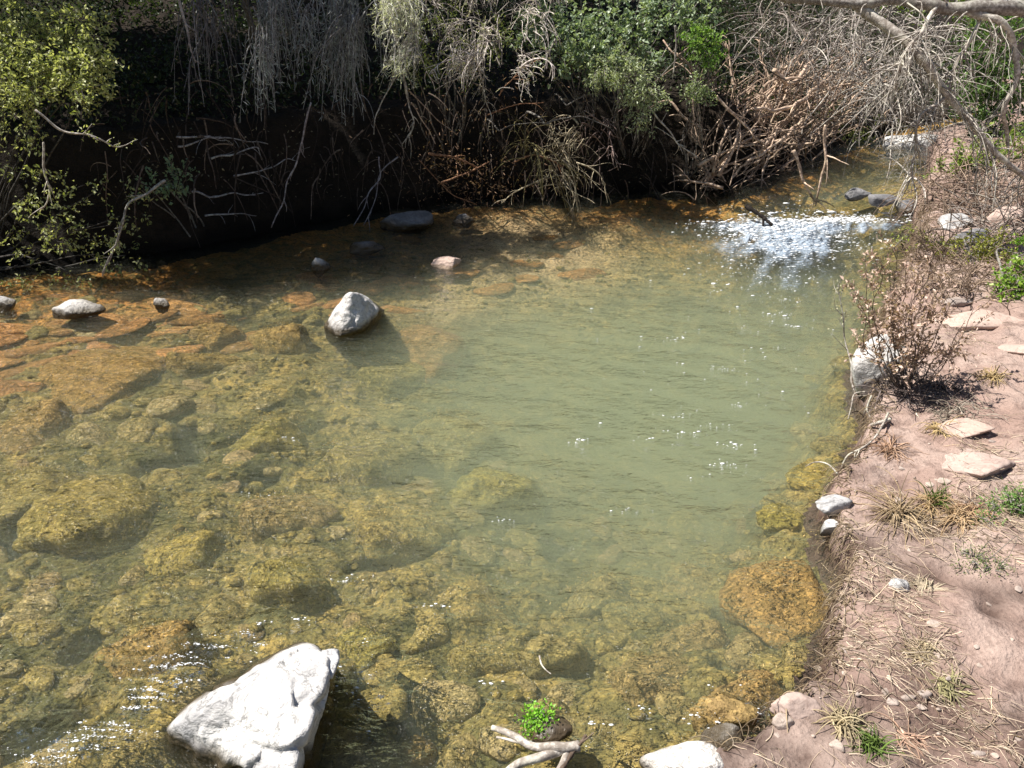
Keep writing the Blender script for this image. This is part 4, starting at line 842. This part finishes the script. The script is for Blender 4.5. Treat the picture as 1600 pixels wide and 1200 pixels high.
# ------------------------------------------------------------------ the driftwood pile: every stick a thing
STK = []
for k in range(10):
    rng = np.random.default_rng(500 + k); n = 16; p = rough(np.stack([np.linspace(0, 1, n), np.zeros(n), .045 * np.sin(np.linspace(0, 3.1 * rng.uniform(.4, 1.4), n))], 1), .05, 3.5, k + 60)
    mb = MB(); tubes(mb, p, np.linspace(.016, .006, n) * (1 + .1 * rng.normal(0, 1, n)), 6, TAN * (1.0 + .08 * (k % 5)))
    f_ = rng.integers(4, 14, 2 + k % 3); S = strands(p[f_], nrm(p[f_ + 1] - p[f_]) + rng.normal(0, .55, (len(f_), 3)), rng.uniform(.15, .45, len(f_)), 6, .15, .25, rng); tubes(mb, S, np.linspace(.010, .004, 7)[None] * np.ones((len(f_), 1)), 4, TAN * 1.08); STK.append(mb.mesh('stick', M_BARK))
rng = np.random.default_rng(88)
def lay_stick(px, py, off, ang, L, thick, seed=0, toward=.3):
    """a stick whose foot is at px,py, running at picture-angle ang (degrees, 0 = right, 90 = up) with some lean out of the bank"""
    p = V(px, py, off); a = math.radians(ang); d = Vector((math.cos(a), toward, math.sin(a))).normalized()
    o = bpy.data.objects.new('driftwood_stick', STK[seed % 10]); SC.collection.objects.link(o); o.location = tuple(p); o.rotation_mode = 'QUATERNION'
    o.rotation_quaternion = d.to_track_quat('X', 'Z'); o.scale = (L, L * thick, L * thick); return o
for i in range(170):
    px = rng.uniform(1085, 1345); fr = (px - 1085) / 260
    lo_, hi_ = 300 - 20 * fr, 150 - 45 * fr
    py = lo_ + (hi_ - lo_) * rng.random() ** .8
    off = .05 + (lo_ - py) / (lo_ - hi_) * 1.1 + rng.uniform(-.15, .25)
    ang = rng.choice([rng.normal(38, 16), rng.normal(150, 22), rng.normal(80, 20), rng.normal(20, 10)], p=[.5, .15, .2, .15])
    o = lay_stick(px, py, off, ang, rng.uniform(.35, .95), rng.uniform(.7, 1.9), i, rng.uniform(.0, .7)); tag(o, 'sunlit tan stick in the flood driftwood pile by the rapid', 'driftwood', 'sticks of the driftwood pile')
for i, (a, b, c, lab, r) in enumerate([((1120, 150), (1160, 195), (1205, 240), 'pale branch running down right across the face of the driftwood pile', .018), ((1255, 185), (1225, 215), (1165, 255), 'stout tan branch leaning across the driftwood pile', .022), ((1300, 120), (1240, 165), (1180, 170), 'bleached thick root along the top of the driftwood pile', .030),
                                        ((1240, 235), (1258, 285), (1275, 318), 'orange tan stake standing in the rapid, left of a pair', .020), ((1290, 195), (1287, 250), (1274, 322), 'pale stake standing in the rapid, right of a pair', .018), ((1330, 110), (1300, 160), (1270, 230), 'pale branch at the right end of the driftwood pile', .018), ((1210, 110), (1235, 130), (1270, 95), 'broad bleached chunk of wood at the top of the driftwood', .035),
                                        ((1165, 165), (1150, 240), (1140, 290), 'thin root hanging down in front of the pile', .010), ((1215, 200), (1195, 270), (1180, 320), 'brown root dropping to the water at the pile foot', .013)]):
    stick('driftwood_branch', lab, ([at_depth(*q, 9.55) for q in (a, b, c)] if 'stake' in lab else [V(*a, -.1), V(*b, -.2), V(*c, -.25)]), r, r * .55, TAN * 1.25, 50 + i, 'driftwood', forks=4, flen=.3, wob=.03)
stick('driftwood_branch', 'black wet branch poking into the left end of the rapid', [at_depth(1165, 322, 9.0), at_depth(1190, 338, 8.9), at_depth(1207, 352, 8.8)], .028, .016, DARKB * .5, 64, 'driftwood', forks=1)
rng = np.random.default_rng(90); mb = MB(); n = 900
px = rng.uniform(1085, 1345, n); py = 315 - 20 * (px - 1085) / 260 - rng.random(n) * 170; p = np.array([V(a, b, .1 + (315 - b) / 170 * 1.1 + c) for a, b, c in zip(px, py, rng.uniform(-.1, .25, n))])
an = np.radians(rng.normal(50, 45, n)); S = strands(p, np.stack([np.cos(an), rng.uniform(-.3, .5, n), np.sin(an)], 1), rng.uniform(.12, .5, n), 6, .3, .25, rng)
tubes(mb, S, np.linspace(.006, .003, 7)[None] * rng.uniform(.6, 1.6, (n, 1)), 3, mixcol(TAN * .9, TAN * 1.45, n, rng), cap=False); o = mb.build('driftwood_twigs', M_BARK, stuff=True); tag(o, 'tangle of thin tan twigs filling the driftwood pile', 'twigs', kind='stuff')

# ------------------------------------------------------------------ top right: grey thicket, ivy, the leaning bare tree
def thicket(name, label, px, py, sx, sy, Y, n, lo, hi, col, seed, r=.006, up=(0, -.1, .3), gravity=.7, wig=.3, needles=0, ground=False):
    rng = np.random.default_rng(seed); x = rng.normal(px, sx, n); y = rng.normal(py, sy, n)
    p = np.array([at_depth(a, b, c) for a, b, c in zip(x, y, rng.uniform(Y[0], Y[1], n))])
    if ground: p[:, 2] = np.maximum(p[:, 2], terrain(p[:, 0], p[:, 1]))
    S = strands(p, np.array(up) + rng.normal(0, .7, (n, 3)), rng.uniform(lo, hi, n), 9, gravity, wig, rng)
    th = thing(name, p.mean(0) - [0, 0, .5], label, 'dry shrub'); mb = MB(); tubes(mb, S, np.linspace(r, r * .4, 10)[None] * rng.uniform(.5, 1.7, (n, 1)), 4, mixcol(np.asarray(col) * .7, np.asarray(col) * 1.2, n, rng), cap=False); mb.build('twigs', M_BARK, th, stuff=True)
    if needles: lf = MB(); leaf_on(lf, S, needles, .05, .012, np.asarray(col) * .7, np.asarray(col) * 1.1, rng); lf.build('foliage', M_DRYLEAF, th, stuff=True, smooth=False)
    return th
thicket('bramble_thicket', 'whitish grey tangle of bare brambles at the top right', 1340, 70, 70, 45, (11.2, 13), 330, .4, 1.2, (.58, .53, .49), 31, needles=3)
thicket('bramble_thicket', 'bare grey brambles hanging over the upstream pool', 1420, 130, 60, 45, (10.5, 12), 190, .4, 1.1, (.58, .54, .49), 32)
thicket('bramble_thicket', 'dim grey brambles above the driftwood pile', 1225, 60, 45, 35, (11, 12.5), 150, .3, .9, (.34, .30, .27), 33, needles=4)
bush('ivy_shrub', 'dark green ivy mound at the upper right beyond the bare limbs', 'bush', GT(1545, 225) + [0, .3, 0], [(at_depth(px, py, Y), (rx, .4, rz_), n) for px, py, Y, rx, rz_, n in [(1530, 80, 11.8, .5, .4, 90), (1560, 130, 11.5, .5, .4, 90), (1590, 60, 12, .5, .5, 80), (1530, 160, 11.4, .35, .3, 50), (1640, 120, 11.5, .5, .6, 80), (1570, 190, 11.3, .4, .2, 40)]], .065, .045, (.05, .10, .025), (.17, .27, .08), seed=8, per=13, twig=.25)
bush('green_shrub', 'yellow green sunlit bush at the top right corner', 'bush', GT(1560, 215) + [.3, 2.0, .2], [(at_depth(px, py, 13.5), (.7, .4, .4), 70) for px, py in [(1560, 5), (1480, -20), (1640, 0), (1400, -30)]], .07, .04, (.12, .2, .03), (.24, .32, .07), seed=9, per=12, twig=.3)
bush('creeping_plant', 'green leafy plant in front of the long white upstream boulder', 'plant', GT(1530, 262), [(GT(1520, 262) + [0, 0, .12], (.35, .2, .14), 50), (GT(1560, 250) + [0, 0, .16], (.35, .2, .16), 46), (GT(1480, 268) + [0, 0, .06], (.25, .15, .07), 22), (GT(1600, 235) + [0, 0, .2], (.3, .2, .2), 30)], .055, .035, (.12, .2, .03), (.28, .34, .08), seed=10, per=9, twig=.14)
bush('creeping_plant', 'pale green low growth on the far shore of the upstream pool', 'plant', GT(1330, 212), [(GT(1330, 208) + [0, 0, .1], (.4, .2, .1), 40), (GT(1380, 200) + [0, .3, .15], (.5, .3, .15), 40), (GT(1300, 196) + [0, .3, .15], (.3, .2, .12), 22)], .05, .03, (.14, .18, .05), (.28, .3, .12), seed=11, per=9, twig=.14)
foot = GT(1790, 420); tb = thing('bare_tree', foot, 'bare pale barked tree leaning in from the right with drooping limbs', 'tree')
def limb(name, pts, r0, r1, seed, col=GREY * 1.15, n=30, wob=.04, lich=0):
    mb = MB(); p = rough(bez(pts, n), wob, 4, seed); rg = np.random.default_rng(seed); tubes(mb, p, np.linspace(r0, r1, n) * (1 + .08 * rg.normal(0, 1, n)), 8, col); mb.build(name, M_BARK, tb); return p
D_ = at_depth; Yt = 7.2
limb('trunk', [foot - [0, 0, .1], D_(1770, 200, 6.9), D_(1730, 60, 7.1), D_(1680, 25, Yt)], .11, .07, 1)
lp = [limb('limb', [D_(1680, 25, Yt), D_(1600, 19, Yt), D_(1500, 13, Yt), D_(1400, 4, Yt + .1), D_(1300, -2, Yt + .2), D_(1180, -14, Yt + .3)], .066, .030, 2, GREY * .85),
      limb('limb', [D_(1330, 2, Yt + .2), D_(1400, 48, Yt), D_(1440, 92, Yt - .1), D_(1480, 150, Yt - .15), D_(1530, 205, Yt - .2), D_(1580, 260, Yt - .2), D_(1640, 330, Yt - .1)], .046, .020, 3, PALE * .95),
      limb('limb', [D_(1510, 15, Yt), D_(1555, 38, Yt - .1), D_(1580, 66, Yt - .1), D_(1583, 110, Yt - .1), D_(1572, 170, Yt - .1), D_(1575, 230, Yt)], .036, .015, 4, PALE),
      limb('limb', [D_(1462, 12, Yt), D_(1440, 42, Yt - .1), D_(1418, 70, Yt - .15), D_(1404, 110, Yt - .15), D_(1400, 150, Yt - .15)], .019, .008, 5, PALE * 1.05),
      limb('limb', [D_(1530, 30, Yt), D_(1512, 70, Yt - .1), D_(1490, 105, Yt - .1), D_(1482, 140, Yt - .15)], .016, .008, 6, PALE),
      limb('limb', [D_(1480, 150, Yt - .15), D_(1440, 185, Yt - .2), D_(1425, 230, Yt - .2), D_(1430, 300, Yt - .2)], .015, .007, 7, PALE * .9),
      limb('limb', [D_(1560, 45, Yt), D_(1535, 90, Yt), D_(1518, 130, Yt)], .008, .004, 8, PALE)]
rng = np.random.default_rng(99); tw = MB()
for p, n, L in [(lp[0], 40, .5), (lp[1], 62, .5), (lp[2], 34, .45), (lp[3], 40, .45), (lp[4], 26, .4), (lp[5], 34, .35)]:
    k = rng.integers(4, 28, n); S = strands(p[k], nrm(p[k + 1] - p[k]) * .4 + rng.normal(0, .7, (n, 3)) + [0, 0, -.35], L * rng.uniform(.4, 1.5, n), 8, .6, .28, rng)
    tubes(tw, S, np.linspace(.006, .002, 9)[None] * rng.uniform(.6, 1.5, (n, 1)), 4, mixcol(GREY * 1.1, PALE * 1.1, n, rng), cap=False)
    S2 = strands(S[:, 4], nrm(S[:, 5] - S[:, 4]) + rng.normal(0, .7, (n, 3)), L * .5 * rng.uniform(.4, 1.2, n), 6, .5, .3, rng); tubes(tw, S2, np.linspace(.0035, .0015, 7)[None] * np.ones((n, 1)), 3, GREY, cap=False)
tw.build('twigs', M_BARK, tb, stuff=True)
stick('dark_twig', 'thin dark twig arching across the front of the driftwood pile', [D_(1195, 105, 8.2), D_(1240, 128, 8.1), D_(1275, 112, 8.1), D_(1300, 105, 8.2)], .006, .004, DARKB, 66, 'twig', forks=2, flen=.3)

# ------------------------------------------------------------------ right bank: brush, shrub, grasses, roots
def brush(label, px, py, sx, sy, n, lo, hi, col, seed, r=.004, gravity=.35, up=.35):
    rng = np.random.default_rng(seed); p = []
    while len(p) < n:
        q = GT(rng.normal(px, sx), rng.normal(py, sy))
        if dist_right(q[0], q[1]) > -.03: p.append(q)
    p = np.array(p); S = strands(p + [0, 0, .01], np.array([0, 0, up]) + rng.normal(0, .6, (n, 3)), rng.uniform(lo, hi, n), 8, gravity, .25, rng); S[:, :, 2] = np.maximum(S[:, :, 2], terrain(S[:, :, 0], S[:, :, 1]) + .004)
    mb = MB(); tubes(mb, S, np.linspace(r, r * .5, 9)[None] * rng.uniform(.5, 1.6, (n, 1)), 3, mixcol(np.asarray(col) * .75, np.asarray(col) * 1.2, n, rng), cap=False); o = mb.build('dry_brush', M_BARK, stuff=True); return tag(o, label, 'brush', kind='stuff')
brush('heap of tan dead twigs on the right bank above the rapid', 1500, 300, 60, 28, 420, .25, .8, (.40, .30, .23), 601, .006, .6, .3)
brush('grey dead twigs over the rocks at the right edge', 1560, 350, 40, 25, 200, .2, .6, (.42, .37, .33), 602, .006, .5, .5)
brush('low tangle of brown twigs behind the brown leafed shrub', 1490, 440, 45, 22, 260, .12, .4, (.36, .27, .2), 603, .004, .5, .5)
brush('pinkish grass and twigs along the shore right of the rapid', 1440, 390, 22, 22, 180, .1, .35, (.38, .28, .2), 604, .004, .4, .7)
bush('green_plant', 'bright green leafy plant at the right edge behind the long flat slab', 'plant', GT(1590, 455), [(GT(1590, 452) + [0, 0, .12], (.14, .12, .12), 40), (GT(1598, 420) + [0, 0, .14], (.12, .12, .14), 34), (GT(1572, 465) + [0, 0, .06], (.10, .08, .06), 20)], .04, .026, BG1, (.30, .42, .06), seed=12, per=10, twig=.1)
bush('green_plant', 'yellow green sprawling plant above the long flat slab', 'plant', GT(1520, 410), [(GT(1500, 405) + [0, 0, .08], (.22, .12, .09), 36), (GT(1545, 405) + [0, 0, .12], (.18, .12, .10), 34), (GT(1455, 392) + [0, 0, .06], (.08, .08, .07), 12)], .04, .02, (.18, .2, .03), (.36, .36, .08), seed=13, per=9, twig=.12)
bush('green_plant', 'small yellow green sprig at the top of the brown leafed shrub', 'plant', GT(1415, 395), [(GT(1415, 390) + [0, 0, .12], (.10, .08, .10), 16)], .035, .02, (.2, .24, .04), (.34, .36, .1), seed=14, per=8, twig=.1)
# the brown leafed shrub on the bank edge
base = GT(1418, 612); sh = thing('brown_shrub', base, 'brown leafed shrub with thin fanning stems on the bank edge', 'shrub'); rng = np.random.default_rng(15); ye = base[1]
tips = [(1345, 455), (1362, 420), (1380, 400), (1392, 425), (1405, 385), (1418, 408), (1430, 395), (1442, 430), (1455, 400), (1470, 440), (1482, 470), (1500, 500), (1512, 480), (1398, 470), (1425, 460), (1372, 480), (1450, 480)]
st, tw, lf = MB(), MB(), MB()
for i, (px, py) in enumerate(tips):
    px = 1425 + (px - 1425) * 1.12
    e = D_(px, py, ye + rng.uniform(-.18, .22)); b = base + [rng.normal(0, .03), rng.normal(0, .03), -.04]; m = b * .5 + e * .5 + [(e[0] - b[0]) * .18, rng.normal(0, .04), -.04]
    p = rough(bez([b, m, e], 18), .03, 6, i); tubes(st, p, np.linspace(.0048, .0016, 18), 5, DARKB * 2.6)
    k = rng.integers(6, 17, 8); S = strands(p[k], nrm(p[np.minimum(k + 1, 17)] - p[k]) + rng.normal(0, .6, (8, 3)), rng.uniform(.08, .24, 8), 6, -.1, .25, rng); tubes(tw, S, np.linspace(.0022, .001, 7)[None] * np.ones((8, 1)), 3, DARKB * 3.2, cap=False)
    leaf_on(lf, S, 17, .032, .017, (.30, .20, .16), (.68, .53, .45), rng, .01, .5)
st.build('stem', M_BARK, sh, stuff=True); tw.build('twigs', M_BARK, sh, stuff=True); lf.build('foliage', M_DRYLEAF, sh, stuff=True, smooth=False)
stick('sapling', 'thin pale sapling leaning over the water left of the brown shrub', [GT(1352, 590), D_(1322, 545, 5.15), D_(1318, 500, 5.2), D_(1310, 445, 5.25)], .007, .003, GREY, 67, 'sapling', forks=7, flen=.2, gravity=-.2, leafy=(6, .022, .012, (.35, .34, .22), (.5, .48, .36)))
def root_path(label, pts, r0, r1, col, seed, forks=2, cat='root', name='root', z=.1):
    stick(name, label, [G(px, py, zz) for px, py, zz in pts], r0, r1, col, seed, cat, forks=forks, flen=.12, wob=.012)
root_path('curled pale root arching from the bank over the water', [(1332, 776, .10), (1318, 752, .13), (1298, 727, .14), (1274, 721, .10), (1258, 729, .03)], .006, .003, PALE * .8, 70, 0)
root_path('pale root running down the bank edge below the shrub', [(1388, 645, .22), (1372, 678, .2), (1345, 697, .18), (1325, 712, .14), (1314, 734, .06)], .007, .004, PALE * .8, 71, 2)
root_path('whitish stub of root sticking out of the dark undercut', [(1390, 655, .2), (1372, 660, .2), (1360, 664, .18)], .012, .010, PALE, 72, 0)
root_path('crooked grey root hanging in front of the dark undercut', [(1362, 618, .24), (1356, 640, .16), (1364, 660, .10), (1350, 672, .04)], .006, .004, PALE * .9, 73, 2)
root_path('thin forked root dangling to the water beside the pale boulder', [(1352, 612, .16), (1334, 616, .12), (1328, 640, .06), (1325, 655, .02)], .005, .003, PALE * .8, 74, 2)
brush('dark dead twigs matted round the foot of the brown shrub', 1425, 610, 42, 12, 200, .08, .3, (.24, .2, .19), 605, .0035, .6, .3)
brush('pale straw and twigs fallen over the bank behind the pink slab', 1490, 645, 22, 10, 90, .08, .25, (.5, .44, .36), 606, .003, .7, .2)
def tuft(label, px, py, n, h, col, seed, spread=.5, droop=1.0, name='grass_tuft', up=1.0, lean=(0, 0), w=.003, mat=None):
    rng = np.random.default_rng(seed); b = GT(px, py); p = b + rng.normal(0, .018, (n, 3)) * [1, 1, 0]; d = np.array([lean[0], lean[1], up]) + rng.normal(0, spread, (n, 3)) * [1, 1, .3]
    S = strands(p, d, h * rng.uniform(.5, 1.2, n), 8, droop, .10, rng); S[:, :, 2] = np.maximum(S[:, :, 2], terrain(S[:, :, 0], S[:, :, 1]) + .003)
    mb = MB(); tubes(mb, S, np.linspace(w, w * .3, 9)[None] * rng.uniform(.6, 1.5, (n, 1)), 3, mixcol(np.asarray(col) * .75, np.asarray(col) * 1.2, n, rng), cap=False); o = mb.build(name, mat or M_DRYLEAF, origin=b); return tag(o, label, 'grass')
tuft('golden straw tuft on the bare bank right of the brown shrub', 1552, 592, 60, .16, (.55, .42, .22), 611, .45, 1.6)
tuft('golden straw tuft left of the thin pink slab', 1467, 672, 70, .13, (.55, .42, .22), 612, .5, 1.6)
tuft('big sprawling clump of brown straw radiating on the bank', 1405, 800, 130, .34, (.42, .32, .2), 613, .8, 1.3, lean=(.1, -.25), up=.5)
tuft('straw tuft with green shoots in its middle', 1455, 790, 80, .20, (.46, .33, .18), 614, .6, 1.4)
tuft('short fresh green grass shoots above the straw tuft', 1462, 785, 40, .12, (.12, .20, .03), 615, .35, .5, mat=M_LEAF)
tuft('thin reddish straw fan beside the water edge', 1388, 705, 70, .18, (.48, .32, .22), 616, .6, 1.4, lean=(-.3, -.2))
tuft('green grass clump at the bottom of the bank', 1365, 1165, 60, .10, (.16, .24, .05), 617, .6, 1.2, mat=M_LEAF)
tuft('pale dry grass bent over at the lower bank edge', 1318, 1130, 90, .14, (.46, .38, .24), 618, .7, 1.4)
tuft('thin straw fan on the lower right bank', 1415, 1150, 34, .13, (.50, .33, .24), 619, .5, 1.2, lean=(.2, -.5), up=.3)
tuft('dry tuft in the middle of the trodden bank', 1440, 1020, 80, .13, (.42, .34, .22), 620, .8, 1.5, up=.5)
tuft('olive dry tuft beside the round pebbles', 1480, 1075, 70, .12, (.34, .31, .16), 621, .8, 1.5, up=.5)
tuft('straw tuft at the right of the sprawling clump', 1500, 810, 90, .20, (.48, .34, .2), 622, .7, 1.4, up=.6)
tuft('reddish brown straw tuft beside the green plant', 1520, 800, 70, .16, (.42, .27, .17), 623, .7, 1.3, up=.6)
tuft('dry grass curling round the bright white stone', 1440, 915, 80, .14, (.50, .42, .31), 624, .9, 1.6, up=.4)
bush('green_plant', 'green feathery weed at the right edge of the bank', 'plant', GT(1575, 810), [(GT(1570, 800) + [0, 0, .04], (.09, .06, .04), 30), (GT(1598, 800) + [0, 0, .05], (.08, .07, .05), 26), (GT(1545, 815) + [0, 0, .02], (.06, .05, .02), 12)], .022, .009, (.09, .19, .04), (.22, .34, .10), seed=16, per=12, twig=.07, stem_r=.003)
bush('green_plant', 'thin mossy green patch on the trodden bank', 'plant', GT(1535, 880), [(GT(1525, 872) + [0, 0, .008], (.08, .07, .008), 26), (GT(1555, 890) + [0, 0, .008], (.07, .06, .008), 18), (GT(1510, 890) + [0, 0, .006], (.05, .05, .006), 8)], .014, .005, (.12, .18, .05), (.25, .30, .12), seed=17, per=10, twig=.04, stem_r=.002)
bush('water_weed', 'bright green weed growing on the dark rock in the lower middle', 'weed', G(850, 1132, .01), [(G(846, 1124, .03), (.042, .045, .018), 40), (G(838, 1130, .025), (.03, .03, .012), 16)], .016, .012, (.14, .36, .02), (.28, .52, .06), seed=18, per=9, twig=.03, stem_r=.002)
# straw and root crumbs strewn on the bank, and the fringe over its edge
rng = np.random.default_rng(630); n = 13000; mb = MB()
gx = np.concatenate([rng.uniform(.85, 4.6, n), rng.uniform(.75, 2.6, 7500)]); gy = np.concatenate([rng.uniform(1.8, 7.5, n), rng.uniform(1.8, 4.6, 7500)]); n = len(gx); d_ = dist_right(gx, gy); ok = (d_ > 0.0) & (fbm(gx * 1.9, gy * 1.9, seed=91, octaves=3) + rng.random(n) * .9 > .45); gx, gy = gx[ok], gy[ok]; n = len(gx)
an = np.where(rng.random(n) < .55, rng.normal(-.9, .5, n), rng.uniform(0, 6.3, n)); S = strands(np.stack([gx, gy, terrain(gx, gy) + .004], 1), np.stack([np.cos(an), np.sin(an), .12 + 0 * an], 1), rng.uniform(.02, .14, n), 6, .15, .3, rng); S[:, :, 2] = np.maximum(S[:, :, 2], terrain(S[:, :, 0], S[:, :, 1]) + .003)
tubes(mb, S, np.linspace(.0015, .0007, 7)[None] * rng.uniform(.6, 1.6, (n, 1)), 3, mixcol((.26, .185, .125), (.72, .60, .47), n, rng, .3), cap=False); o = mb.build('dry_grass_litter', M_DRYLEAF, stuff=True); tag(o, 'scattered straw and grass stems on the trodden bank', 'litter', kind='stuff')
n = 2400; yy = rng.uniform(1.9, 8.6, n); xx = shore_right(yy) + rng.normal(.06, .035, n); S = strands(np.stack([xx, yy, terrain(xx, yy) + .005], 1), np.array([-.5, -.1, .25]) + rng.normal(0, .6, (n, 3)), rng.uniform(.03, .16, n), 7, 1.3, .2, rng)
mb = MB(); tubes(mb, S, np.linspace(.002, .001, 8)[None] * rng.uniform(.5, 1.7, (n, 1)), 3, mixcol((.14, .095, .06), (.42, .33, .22), n, rng), cap=False); o = mb.build('edge_roots', M_DRYLEAF, stuff=True); tag(o, 'fine roots and straw fringing the cut edge of the bank', 'roots', kind='stuff')
# driftwood in the lower middle
th = thing('forked_driftwood', G(880, 1172, .05), 'pale forked driftwood lying in the water at the bottom middle', 'driftwood')
for i, (pts, r0, r1, c) in enumerate([([(905, 1166, .06), (870, 1170, .06), (835, 1164, .06), (800, 1148, .06), (768, 1137, .05)], .020, .010, PALE), ([(882, 1170, .05), (850, 1182, .05), (815, 1196, .04), (780, 1216, .03)], .019, .014, PALE * .95), ([(836, 1166, .06), (815, 1160, .05), (775, 1152, .03)], .008, .004, PALE), ([(886, 1176, .05), (878, 1195, .04), (868, 1215, .02)], .013, .012, PALE)]):
    mb = MB(); p = rough(bez([G(*q) for q in pts], 20), .008, 12, 80 + i); tubes(mb, p, np.linspace(r0, r1, 20), 8, c); mb.build('branch', M_BARK, th)
stick('dark_twig', 'dark wet twig crossing behind the forked driftwood', [G(868, 1216, .03), G(890, 1182, .05), G(905, 1164, .06), G(915, 1150, .07)], .010, .006, TAN * .35, 85, 'twig', forks=2, flen=.12)
stick('floating_twig', 'thin pale twig floating alone in the lower middle water', [G(843, 1025, .004), G(846, 1038, .006), G(854, 1048, .006), G(861, 1053, .004)], .004, .002, PALE, 86, 'twig', forks=0, wob=.002)
